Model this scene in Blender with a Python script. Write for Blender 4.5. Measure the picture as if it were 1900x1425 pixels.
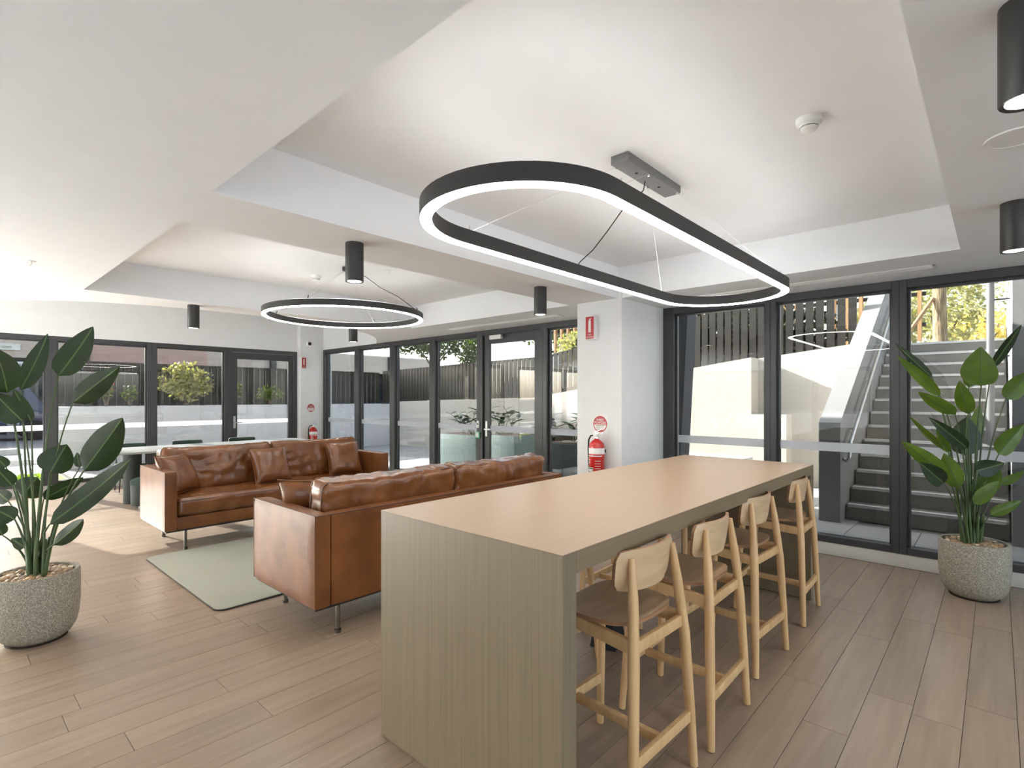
import bpy, bmesh, math, random
from mathutils import Vector, Matrix, noise

# ------------------------------------------------------------------ scene, camera, light
scene = bpy.context.scene
for o in list(bpy.data.objects):
    bpy.data.objects.remove(o, do_unlink=True)
C = scene.collection
R = math.radians
random.seed(7)

cam_data = bpy.data.cameras.new('camera')
cam_data.sensor_width = 36.0
cam_data.lens = 986.0 / 1900.0 * 36.0
cam_data.shift_y = (738.0 - 712.5) / 1900.0
cam_data.clip_start = 0.05
cam_data.clip_end = 500
cam = bpy.data.objects.new('camera', cam_data)
C.objects.link(cam)
cam.location = (0, 0, 1.5)
cam.rotation_euler = (R(90), 0, -math.atan2(0.7386, 0.6743))
scene.camera = cam

SUN_EL = 25.0
SUN_TRAVEL = Vector((0.238 * math.cos(R(SUN_EL)), -0.971 * math.cos(R(SUN_EL)), -math.sin(R(SUN_EL))))

world = bpy.data.worlds.new('sky')
scene.world = world
world.use_nodes = True
wn, wl = world.node_tree.nodes, world.node_tree.links
wn.clear()
w_out = wn.new('ShaderNodeOutputWorld')
w_bg = wn.new('ShaderNodeBackground')
w_sky = wn.new('ShaderNodeTexSky')
w_sky.sky_type = 'NISHITA'
w_sky.sun_disc = False
w_sky.sun_elevation = R(SUN_EL)
w_sky.sun_rotation = math.atan2(-SUN_TRAVEL.x, -SUN_TRAVEL.y)
w_sky.dust_density = 2.5
w_hs = wn.new('ShaderNodeHueSaturation')
w_hs.inputs['Saturation'].default_value = 0.55
w_bg.inputs['Strength'].default_value = 0.36
wl.new(w_sky.outputs[0], w_hs.inputs['Color'])
wl.new(w_hs.outputs[0], w_bg.inputs['Color'])
wl.new(w_bg.outputs[0], w_out.inputs['Surface'])

sun_data = bpy.data.lights.new('sun', 'SUN')
sun_data.energy = 11.5
sun_data.angle = R(0.6)
sun_data.color = (1.0, 0.975, 0.955)
sun = bpy.data.objects.new('sun', sun_data)
C.objects.link(sun)
sun.rotation_euler = SUN_TRAVEL.to_track_quat('-Z', 'Y').to_euler()
sun.location = (-6, 30, 16)

scene.view_settings.view_transform = 'Standard'
scene.view_settings.look = 'None'
scene.view_settings.gamma = 1.0
scene.view_settings.exposure = 2.72
scene.view_settings.use_curve_mapping = False
cy = scene.cycles
cy.use_denoising = True
cy.max_bounces = 9
cy.diffuse_bounces = 5
cy.glossy_bounces = 4
cy.transmission_bounces = 6
cy.transparent_max_bounces = 24
cy.caustics_reflective = False
cy.caustics_refractive = False
cy.sample_clamp_indirect = 6.0

LED_STRENGTH = 4.4
ADDED_FILL_STRENGTH = 1.9
DOWNLIGHT_W = 4.0

# ------------------------------------------------------------------ materials
def S(r, g, b):
    f = lambda c: ((c / 255 + 0.055) / 1.055) ** 2.4 if c > 10 else c / 255 / 12.92
    return (f(r), f(g), f(b), 1.0)

def new_mat(name):
    m = bpy.data.materials.new(name)
    m.use_nodes = True
    nt = m.node_tree
    b = nt.nodes['Principled BSDF']
    return m, nt, b

def coords(nt, scale=(1, 1, 1), kind='Object'):
    tc = nt.nodes.new('ShaderNodeTexCoord')
    mp = nt.nodes.new('ShaderNodeMapping')
    mp.inputs['Scale'].default_value = scale
    nt.links.new(tc.outputs[kind], mp.inputs['Vector'])
    return mp.outputs['Vector']

def plain(name, col, rough=0.5, metal=0.0, var=0.06, nscale=6.0, bump=0.0, bscale=200.0, coat=0.0, stretch=(1, 1, 1), spec=0.5):
    m, nt, b = new_mat(name)
    v = coords(nt, stretch)
    n = nt.nodes.new('ShaderNodeTexNoise')
    n.inputs['Scale'].default_value = nscale
    n.inputs['Detail'].default_value = 5
    nt.links.new(v, n.inputs['Vector'])
    r = nt.nodes.new('ShaderNodeValToRGB')
    c = col
    r.color_ramp.elements[0].position = 0.3
    r.color_ramp.elements[1].position = 0.7
    r.color_ramp.elements[0].color = tuple(max(0, x * (1 - var)) for x in c[:3]) + (1,)
    r.color_ramp.elements[1].color = tuple(min(1, x * (1 + var)) for x in c[:3]) + (1,)
    nt.links.new(n.outputs['Fac'], r.inputs['Fac'])
    nt.links.new(r.outputs['Color'], b.inputs['Base Color'])
    b.inputs['Roughness'].default_value = rough
    b.inputs['Metallic'].default_value = metal
    b.inputs['Specular IOR Level'].default_value = spec
    b.inputs['Coat Weight'].default_value = coat
    b.inputs['Coat Roughness'].default_value = 0.15
    if bump:
        n2 = nt.nodes.new('ShaderNodeTexNoise')
        n2.inputs['Scale'].default_value = bscale
        n2.inputs['Detail'].default_value = 3
        nt.links.new(v, n2.inputs['Vector'])
        bp = nt.nodes.new('ShaderNodeBump')
        bp.inputs['Strength'].default_value = bump
        bp.inputs['Distance'].default_value = 0.004
        nt.links.new(n2.outputs['Fac'], bp.inputs['Height'])
        nt.links.new(bp.outputs['Normal'], b.inputs['Normal'])
    return m

def streaky(name, c0, c1, stretch, nscale=1.0, rough=0.45, bump=0.05, per_obj=0.0, coat=0.0, grain2=None, bval=0.3, spec=0.5):
    """wood / laminate: noise stretched along the grain, optional tone shift per piece"""
    m, nt, b = new_mat(name)
    v = coords(nt, stretch)
    src = v
    oi = nt.nodes.new('ShaderNodeObjectInfo')
    ge = nt.nodes.new('ShaderNodeNewGeometry')
    if per_obj:
        ad = nt.nodes.new('ShaderNodeVectorMath')
        ad.operation = 'ADD'
        sc = nt.nodes.new('ShaderNodeMath')
        sc.operation = 'MULTIPLY_ADD'
        nt.links.new(oi.outputs['Random'], sc.inputs[0])
        sc.inputs[1].default_value = 57.0
        iz = nt.nodes.new('ShaderNodeMath')
        iz.operation = 'MULTIPLY'
        nt.links.new(ge.outputs['Random Per Island'], iz.inputs[0])
        iz.inputs[1].default_value = 31.0
        nt.links.new(iz.outputs[0], sc.inputs[2])
        nt.links.new(v, ad.inputs[0])
        nt.links.new(sc.outputs[0], ad.inputs[1])
        src = ad.outputs[0]
    n = nt.nodes.new('ShaderNodeTexNoise')
    n.inputs['Scale'].default_value = nscale
    n.inputs['Detail'].default_value = 8
    n.inputs['Roughness'].default_value = 0.62
    n.inputs['Distortion'].default_value = 0.25
    nt.links.new(src, n.inputs['Vector'])
    r = nt.nodes.new('ShaderNodeValToRGB')
    r.color_ramp.elements[0].position = 0.28
    r.color_ramp.elements[1].position = 0.72
    r.color_ramp.elements[0].color = c0
    r.color_ramp.elements[1].color = c1
    nt.links.new(n.outputs['Fac'], r.inputs['Fac'])
    col = r.outputs['Color']
    if per_obj:
        hs = nt.nodes.new('ShaderNodeHueSaturation')
        ma = nt.nodes.new('ShaderNodeMath')
        ma.operation = 'ADD'
        nt.links.new(oi.outputs['Random'], ma.inputs[0])
        nt.links.new(ge.outputs['Random Per Island'], ma.inputs[1])
        fr = nt.nodes.new('ShaderNodeMath')
        fr.operation = 'FRACT'
        nt.links.new(ma.outputs[0], fr.inputs[0])
        mr = nt.nodes.new('ShaderNodeMapRange')
        mr.inputs['To Min'].default_value = 1 - per_obj
        mr.inputs['To Max'].default_value = 1 + per_obj
        nt.links.new(fr.outputs[0], mr.inputs['Value'])
        nt.links.new(mr.outputs[0], hs.inputs['Value'])
        nt.links.new(col, hs.inputs['Color'])
        col = hs.outputs['Color']
    nt.links.new(col, b.inputs['Base Color'])
    b.inputs['Roughness'].default_value = rough
    b.inputs['Coat Weight'].default_value = coat
    b.inputs['Coat Roughness'].default_value = 0.25
    b.inputs['Specular IOR Level'].default_value = spec
    bp = nt.nodes.new('ShaderNodeBump')
    bp.inputs['Strength'].default_value = bump
    bp.inputs['Distance'].default_value = 0.003
    nt.links.new(n.outputs['Fac'], bp.inputs['Height'])
    nt.links.new(bp.outputs['Normal'], b.inputs['Normal'])
    return m

def speckle(name, base, dark, light, scale=120, rough=0.8):
    m, nt, b = new_mat(name)
    v = coords(nt)
    vo = nt.nodes.new('ShaderNodeTexVoronoi')
    vo.inputs['Scale'].default_value = scale
    nt.links.new(v, vo.inputs['Vector'])
    r = nt.nodes.new('ShaderNodeValToRGB')
    r.color_ramp.interpolation = 'CONSTANT'
    e = r.color_ramp.elements
    e[0].color = dark
    e[1].position = 0.3
    e[1].color = base
    x = e.new(0.68)
    x.color = light
    x2 = e.new(0.86)
    x2.color = base
    nt.links.new(vo.outputs['Color'], r.inputs['Fac'])
    nt.links.new(r.outputs['Color'], b.inputs['Base Color'])
    b.inputs['Roughness'].default_value = rough
    bp = nt.nodes.new('ShaderNodeBump')
    bp.inputs['Strength'].default_value = 0.25
    bp.inputs['Distance'].default_value = 0.002
    nt.links.new(vo.outputs['Distance'], bp.inputs['Height'])
    nt.links.new(bp.outputs['Normal'], b.inputs['Normal'])
    return m

def emissive(name, col, strength):
    m, nt, b = new_mat(name)
    b.inputs['Base Color'].default_value = (0.9, 0.9, 0.9, 1)
    b.inputs['Emission Color'].default_value = col
    b.inputs['Emission Strength'].default_value = strength
    return m

def glass_mat(name, tint=(0.95, 0.97, 0.96, 1), rough=0.0, r0=0.045):
    """sheet glass: clear or body-tinted, mirror reflection rising towards grazing angles"""
    m = bpy.data.materials.new(name)
    m.use_nodes = True
    nt = m.node_tree
    nt.nodes.clear()
    out = nt.nodes.new('ShaderNodeOutputMaterial')
    mix = nt.nodes.new('ShaderNodeMixShader')
    tr = nt.nodes.new('ShaderNodeBsdfTransparent')
    tr.inputs['Color'].default_value = tint
    gl = nt.nodes.new('ShaderNodeBsdfGlossy')
    gl.inputs['Roughness'].default_value = rough
    lw = nt.nodes.new('ShaderNodeLayerWeight')
    lw.inputs['Blend'].default_value = 0.5
    pw = nt.nodes.new('ShaderNodeMath')
    pw.operation = 'POWER'
    pw.inputs[1].default_value = 5.0
    ma = nt.nodes.new('ShaderNodeMath')
    ma.operation = 'MULTIPLY_ADD'
    ma.inputs[1].default_value = 1 - r0
    ma.inputs[2].default_value = r0
    nt.links.new(lw.outputs['Facing'], pw.inputs[0])
    nt.links.new(pw.outputs[0], ma.inputs[0])
    nt.links.new(ma.outputs[0], mix.inputs[0])
    nt.links.new(tr.outputs[0], mix.inputs[1])
    nt.links.new(gl.outputs[0], mix.inputs[2])
    nt.links.new(mix.outputs[0], out.inputs['Surface'])
    return m

def film_mat(name):
    m = bpy.data.materials.new(name)
    m.use_nodes = True
    nt = m.node_tree
    nt.nodes.clear()
    out = nt.nodes.new('ShaderNodeOutputMaterial')
    mix = nt.nodes.new('ShaderNodeMixShader')
    mix.inputs[0].default_value = 0.7
    tr = nt.nodes.new('ShaderNodeBsdfTransparent')
    add = nt.nodes.new('ShaderNodeMixShader')
    d = nt.nodes.new('ShaderNodeBsdfDiffuse')
    d.inputs['Color'].default_value = (0.72, 0.74, 0.78, 1)
    t = nt.nodes.new('ShaderNodeBsdfTranslucent')
    t.inputs['Color'].default_value = (0.74, 0.76, 0.8, 1)
    nt.links.new(d.outputs[0], add.inputs[1])
    nt.links.new(t.outputs[0], add.inputs[2])
    nt.links.new(tr.outputs[0], mix.inputs[1])
    nt.links.new(add.outputs[0], mix.inputs[2])
    nt.links.new(mix.outputs[0], out.inputs['Surface'])
    return m

def leafy_mat(name, c0, c1, trans=0.35, rough=0.4, scale=9):
    m, nt, b = new_mat(name)
    v = coords(nt)
    n = nt.nodes.new('ShaderNodeTexNoise')
    n.inputs['Scale'].default_value = scale
    ge = nt.nodes.new('ShaderNodeNewGeometry')
    ma = nt.nodes.new('ShaderNodeMath')
    ma.operation = 'ADD'
    nt.links.new(v, n.inputs['Vector'])
    nt.links.new(n.outputs['Fac'], ma.inputs[0])
    nt.links.new(ge.outputs['Random Per Island'], ma.inputs[1])
    hf = nt.nodes.new('ShaderNodeMath')
    hf.operation = 'MULTIPLY'
    hf.inputs[1].default_value = 0.5
    nt.links.new(ma.outputs[0], hf.inputs[0])
    r = nt.nodes.new('ShaderNodeValToRGB')
    r.color_ramp.elements[0].color = c0
    r.color_ramp.elements[1].color = c1
    r.color_ramp.elements[0].position = 0.25
    r.color_ramp.elements[1].position = 0.75
    nt.links.new(hf.outputs[0], r.inputs['Fac'])
    nt.links.new(r.outputs['Color'], b.inputs['Base Color'])
    b.inputs['Roughness'].default_value = rough
    t = nt.nodes.new('ShaderNodeBsdfTranslucent')
    gm = nt.nodes.new('ShaderNodeMix')
    gm.data_type = 'RGBA'
    gm.blend_type = 'MULTIPLY'
    gm.inputs[0].default_value = 1.0
    nt.links.new(r.outputs['Color'], gm.inputs[6])
    gm.inputs[7].default_value = (1.8, 2.0, 0.6, 1)
    nt.links.new(gm.outputs[2], t.inputs['Color'])
    mix = nt.nodes.new('ShaderNodeMixShader')
    mix.inputs[0].default_value = trans
    out = nt.nodes['Material Output']
    nt.links.new(b.outputs[0], mix.inputs[1])
    nt.links.new(t.outputs[0], mix.inputs[2])
    nt.links.new(mix.outputs[0], out.inputs['Surface'])
    return m

M = {}
M['white'] = plain('white_paint', (0.79, 0.80, 0.805, 1), 0.65, var=0.015, bump=0.03)
M['ceil'] = plain('ceiling_paint', (0.83, 0.845, 0.86, 1), 0.8, var=0.012)
M['skirt'] = plain('skirting_paint', (0.66, 0.63, 0.58, 1), 0.5, var=0.02)
M['plank'] = streaky('oak_plank', S(139, 120, 103), S(159, 140, 120), (1.6, 22, 22), 1.0, rough=0.31, bump=0.05, per_obj=0.07, spec=0.5)
M['pale_tile'] = plain('pale_bounce_tile', (0.66, 0.665, 0.67, 1), 0.5, var=0.03, nscale=3)
M['subfloor'] = plain('subfloor', (0.05, 0.04, 0.035, 1), 0.9)
M['lam_v_shade'] = streaky('laminate_vertical_shaded', S(114, 101, 80), S(130, 116, 93), (90, 90, 1.2), 1.0, rough=0.42, bump=0.12)  # same laminate as the top, darkened for the shaded end panels
M['lam_e_shade'] = streaky('laminate_edge_shaded', S(120, 105, 82), S(138, 121, 96), (1.2, 90, 90), 1.0, rough=0.42, bump=0.1)  # shaded slab edge: darker copy of the one laminate
M['lam_h_lit'] = streaky('laminate_top_lit', S(176, 149, 123), S(187, 160, 134), (1.2, 90, 90), 1.0, rough=0.33, bump=0.04)  # brighter copy, light from above put into the colour
M['ash'] = streaky('ash_wood', S(192, 152, 104), S(222, 186, 138), (14, 14, 1.6), 1.4, rough=0.42, bump=0.05, per_obj=0.05)
M['ash_seat'] = streaky('ash_plywood', S(186, 155, 120), S(212, 184, 148), (2.5, 24, 24), 1.2, rough=0.4, bump=0.05, per_obj=0.05)
M['ply_edge'] = streaky('plywood_edge', S(120, 82, 55), S(170, 128, 92), (2, 2, 220), 1.0, rough=0.6)

def leather_mat(name='tan_leather', crease=0.0):
    m, nt, b = new_mat(name)
    v = coords(nt)
    n = nt.nodes.new('ShaderNodeTexNoise')
    n.inputs['Scale'].default_value = 5
    n.inputs['Detail'].default_value = 6
    nt.links.new(v, n.inputs['Vector'])
    r = nt.nodes.new('ShaderNodeValToRGB')
    r.color_ramp.elements[0].position = 0.3
    r.color_ramp.elements[1].position = 0.72
    r.color_ramp.elements[0].color = S(98, 56, 26)
    r.color_ramp.elements[1].color = S(132, 82, 44)
    nt.links.new(n.outputs['Fac'], r.inputs['Fac'])
    nt.links.new(r.outputs['Color'], b.inputs['Base Color'])
    b.inputs['Roughness'].default_value = 0.23 if crease else 0.46
    b.inputs['Specular IOR Level'].default_value = 0.5 if crease else 0.35
    b.inputs['Coat Weight'].default_value = 0.35 if crease else 0.1
    b.inputs['Coat Roughness'].default_value = 0.18
    n2 = nt.nodes.new('ShaderNodeTexNoise')
    n2.inputs['Scale'].default_value = 130
    n2.inputs['Detail'].default_value = 4
    nt.links.new(v, n2.inputs['Vector'])
    n3 = nt.nodes.new('ShaderNodeTexNoise')
    n3.inputs['Scale'].default_value = 7
    nt.links.new(v, n3.inputs['Vector'])
    ad = nt.nodes.new('ShaderNodeMath')
    ad.operation = 'MULTIPLY_ADD'
    ad.inputs[1].default_value = 0.8
    nt.links.new(n3.outputs['Fac'], ad.inputs[0])
    nt.links.new(n2.outputs['Fac'], ad.inputs[2])
    bp = nt.nodes.new('ShaderNodeBump')
    bp.inputs['Strength'].default_value = 0.35
    bp.inputs['Distance'].default_value = 0.004
    nt.links.new(ad.outputs[0], bp.inputs['Height'])
    nrm = bp.outputs['Normal']
    if crease:
        mp = nt.nodes.new('ShaderNodeMapping')
        mp.inputs['Rotation'].default_value = (0.3, 0.5, 0.6)
        mp.inputs['Scale'].default_value = (1.6, 0.8, 1.0)
        nt.links.new(v, mp.inputs['Vector'])
        n4 = nt.nodes.new('ShaderNodeTexNoise')
        n4.noise_type = 'RIDGED_MULTIFRACTAL'
        n4.inputs['Scale'].default_value = 4.5
        n4.inputs['Detail'].default_value = 1.5
        n4.inputs['Distortion'].default_value = 0.6
        nt.links.new(mp.outputs['Vector'], n4.inputs['Vector'])
        b2 = nt.nodes.new('ShaderNodeBump')
        b2.inputs['Strength'].default_value = crease
        b2.inputs['Distance'].default_value = 0.012
        nt.links.new(n4.outputs['Fac'], b2.inputs['Height'])
        nt.links.new(nrm, b2.inputs['Normal'])
        nrm = b2.outputs['Normal']
    nt.links.new(nrm, b.inputs['Normal'])
    return m
M['leather'] = leather_mat()
M['leather_soft'] = leather_mat('tan_leather_cushion', 0.55)
M['piping'] = plain('leather_piping', S(82, 44, 22), 0.4)
M['frame'] = plain('charcoal_aluminium', S(74, 75, 77), 0.38, metal=0.35, var=0.03)
M['black'] = plain('black_powdercoat', S(52, 51, 50), 0.45, metal=0.1, var=0.03)
M['grey_metal'] = plain('grey_metal', S(120, 120, 120), 0.45, metal=0.3, var=0.02)
M['rubber'] = plain('black_rubber', S(24, 24, 24), 0.6)
M['chrome'] = plain('chrome', (0.75, 0.75, 0.76, 1), 0.12, metal=1.0, var=0.01)
M['leg_metal'] = plain('chrome_dark_reflect', S(120, 116, 110), 0.18, metal=1.0, var=0.02)  # chrome darkened, its dark reflections put into the base colour
M['steel'] = plain('brushed_steel', (0.6, 0.6, 0.6, 1), 0.3, metal=1.0, var=0.03)
M['led'] = emissive('led_diffuser', (1.0, 0.97, 0.92, 1), LED_STRENGTH)
M['added_fill'] = emissive('added_fill_strip', (1.0, 0.985, 0.96, 1), ADDED_FILL_STRENGTH)  # added glow on top of the pendants to brighten the coffer lids
M['dl_led'] = emissive('downlight_lens', (1.0, 0.96, 0.9, 1), 4.0)
M['glass'] = glass_mat('solar_grey_glass', (0.43, 0.44, 0.435, 1))
M['glass_street'] = glass_mat('light_grey_glass', (0.385, 0.39, 0.385, 1))
M['glass_rear'] = glass_mat('medium_grey_glass', (0.66, 0.67, 0.67, 1))
M['glass_clear'] = glass_mat('clear_glass', (0.97, 0.98, 0.975, 1))
M['film'] = film_mat('frosted_strip')
M['plastic'] = plain('white_plastic', (0.82, 0.82, 0.80, 1), 0.4, var=0.01)
M['red'] = plain('red_paint', S(196, 38, 34), 0.25, var=0.04, coat=0.4)
M['sign_red'] = plain('sign_red', S(178, 28, 44), 0.35, var=0.02)
M['sign_white'] = plain('sign_white', (0.82, 0.81, 0.79, 1), 0.4, var=0.01)
M['print'] = plain('label_print', S(120, 40, 48), 0.5)
M['green_print'] = plain('label_green', S(74, 92, 58), 0.5)
M['exit_green'] = plain('exit_green', S(120, 190, 160), 0.4)
M['rug'] = plain('sage_rug', S(154, 153, 139), 0.95, var=0.04, nscale=60, bump=0.4, bscale=400)
M['rug_edge'] = plain('rug_binding', S(60, 54, 46), 0.9)
M['pot'] = speckle('terrazzo_pot', S(150, 143, 129), S(122, 115, 102), S(186, 179, 164), 260, 0.85)
M['pot_in'] = plain('pot_rim', S(150, 148, 142), 0.8)
M['soil'] = plain('soil', S(58, 44, 34), 0.95, var=0.3, nscale=30, bump=0.6, bscale=60)
M['leaf'] = leafy_mat('strelitzia_leaf_shaded', S(20, 34, 20), S(40, 60, 29), 0.12, 0.48)  # darkened: the backlit plant's shade is put into the leaf colour
M['leaf_lit'] = leafy_mat('strelitzia_leaf_lit', S(54, 76, 30), S(104, 128, 46), 0.25, 0.35)  # brighter copy of the same leaf, window light put into its colour
M['rib'] = plain('leaf_rib', S(84, 104, 56), 0.5)
M['stalk'] = plain('strelitzia_stalk', S(68, 86, 47), 0.45, var=0.2, nscale=4)
M['green_vel'] = plain('green_upholstery', S(50, 68, 60), 0.9, var=0.08, bump=0.2, bscale=300)
M['green_dark'] = plain('dark_green_laminate', S(34, 42, 38), 0.5)
M['table_grey'] = plain('grey_table_top', S(150, 152, 150), 0.3, var=0.03)
# exterior
M['render_w'] = plain('white_render', (0.72, 0.71, 0.72, 1), 0.85, var=0.03, nscale=2)
M['cream'] = plain('cream_render', (0.62, 0.57, 0.50, 1), 0.85, var=0.02, nscale=2)
M['concrete'] = plain('grey_concrete', S(150, 149, 147), 0.8, var=0.08, nscale=3, bump=0.1, bscale=60)
M['conc_dark'] = plain('dark_concrete', S(146, 142, 134), 0.8, var=0.08, nscale=4)
M['dark_render'] = plain('charcoal_render', S(78, 80, 88), 0.8, var=0.03)
M['paver'] = plain('grey_paver', S(168, 166, 164), 0.8, var=0.05, nscale=5)
M['nosing'] = plain('pale_nosing', S(236, 234, 230), 0.7, var=0.03)
M['slat'] = plain('bronze_black_slat', S(58, 54, 48), 0.4, metal=0.3, var=0.1)
M['timber'] = streaky('timber_batten', S(150, 112, 72), S(196, 156, 110), (20, 20, 1.5), 1.0, rough=0.6)
M['deck'] = streaky('bench_timber', S(150, 130, 104), S(196, 176, 146), (2, 30, 30), 1.0, rough=0.7)
M['planter'] = plain('sage_planter', S(112, 128, 124), 0.55, var=0.03)
M['forecourt'] = plain('pale_forecourt', (0.72, 0.73, 0.735, 1), 0.9, var=0.04, nscale=1)
M['asphalt'] = plain('asphalt', S(150, 150, 152), 0.9, var=0.06, nscale=3)
M['kerb'] = plain('kerb_concrete', S(206, 204, 198), 0.85)
M['grass'] = leafy_mat('grass_blades', S(104, 130, 40), S(170, 190, 70), 0.3, 0.6)
M['bld_fascia'] = plain('beige_fascia', S(205, 190, 176), 0.8, var=0.05, nscale=0.6)
M['bld_dark'] = plain('dark_shopfront', S(58, 55, 54), 0.6, var=0.2, nscale=1.5)
M['bld_pink'] = plain('pink_fascia', S(196, 164, 152), 0.8, var=0.05)
M['shop_glass'] = plain('shop_glass', S(40, 44, 50), 0.1, var=0.2)
M['sign_blue'] = plain('sign_lettering', S(70, 74, 88), 0.5)
M['sign_green'] = plain('sign_lettering_green', S(130, 150, 110), 0.5)
M['car'] = plain('car_paint', S(34, 42, 78), 0.2, coat=0.6)
M['bush_dark'] = leafy_mat('shrub_leaf', S(60, 74, 34), S(128, 136, 70), 0.3, 0.5)
M['bush_olive'] = leafy_mat('olive_leaf', S(130, 126, 98), S(192, 184, 150), 0.3, 0.6)
M['bush_gold'] = leafy_mat('golden_leaf', S(196, 172, 124), S(232, 214, 174), 0.35, 0.6)
M['hedge'] = leafy_mat('hedge_leaf', S(34, 40, 26), S(66, 72, 42), 0.2, 0.5)
M['bush_green'] = leafy_mat('tree_leaf', S(52, 66, 34), S(96, 112, 58), 0.3, 0.5)
M['flower'] = plain('red_flower', S(190, 60, 60), 0.7)
M['bark'] = streaky('bark', S(62, 46, 30), S(206, 182, 142), (14, 14, 2.2), 2.0, rough=0.9, bump=1.0)
M['bark'].node_tree.nodes['Bump'].inputs['Distance'].default_value = 0.03
M['branch'] = plain('grey_branch', S(120, 106, 90), 0.9)

def pebble_mat():
    m, nt, b = new_mat('river_pebble')
    ge = nt.nodes.new('ShaderNodeNewGeometry')
    r = nt.nodes.new('ShaderNodeValToRGB')
    e = r.color_ramp.elements
    e[0].color = S(128, 106, 86)
    e[1].color = S(236, 222, 198)
    for p, c in ((0.3, S(176, 138, 98)), (0.55, S(150, 132, 112)), (0.8, S(196, 160, 116))):
        x = e.new(p)
        x.color = c
    nt.links.new(ge.outputs['Random Per Island'], r.inputs['Fac'])
    nt.links.new(r.outputs['Color'], b.inputs['Base Color'])
    b.inputs['Roughness'].default_value = 0.5
    return m
M['pebble'] = pebble_mat()

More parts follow.
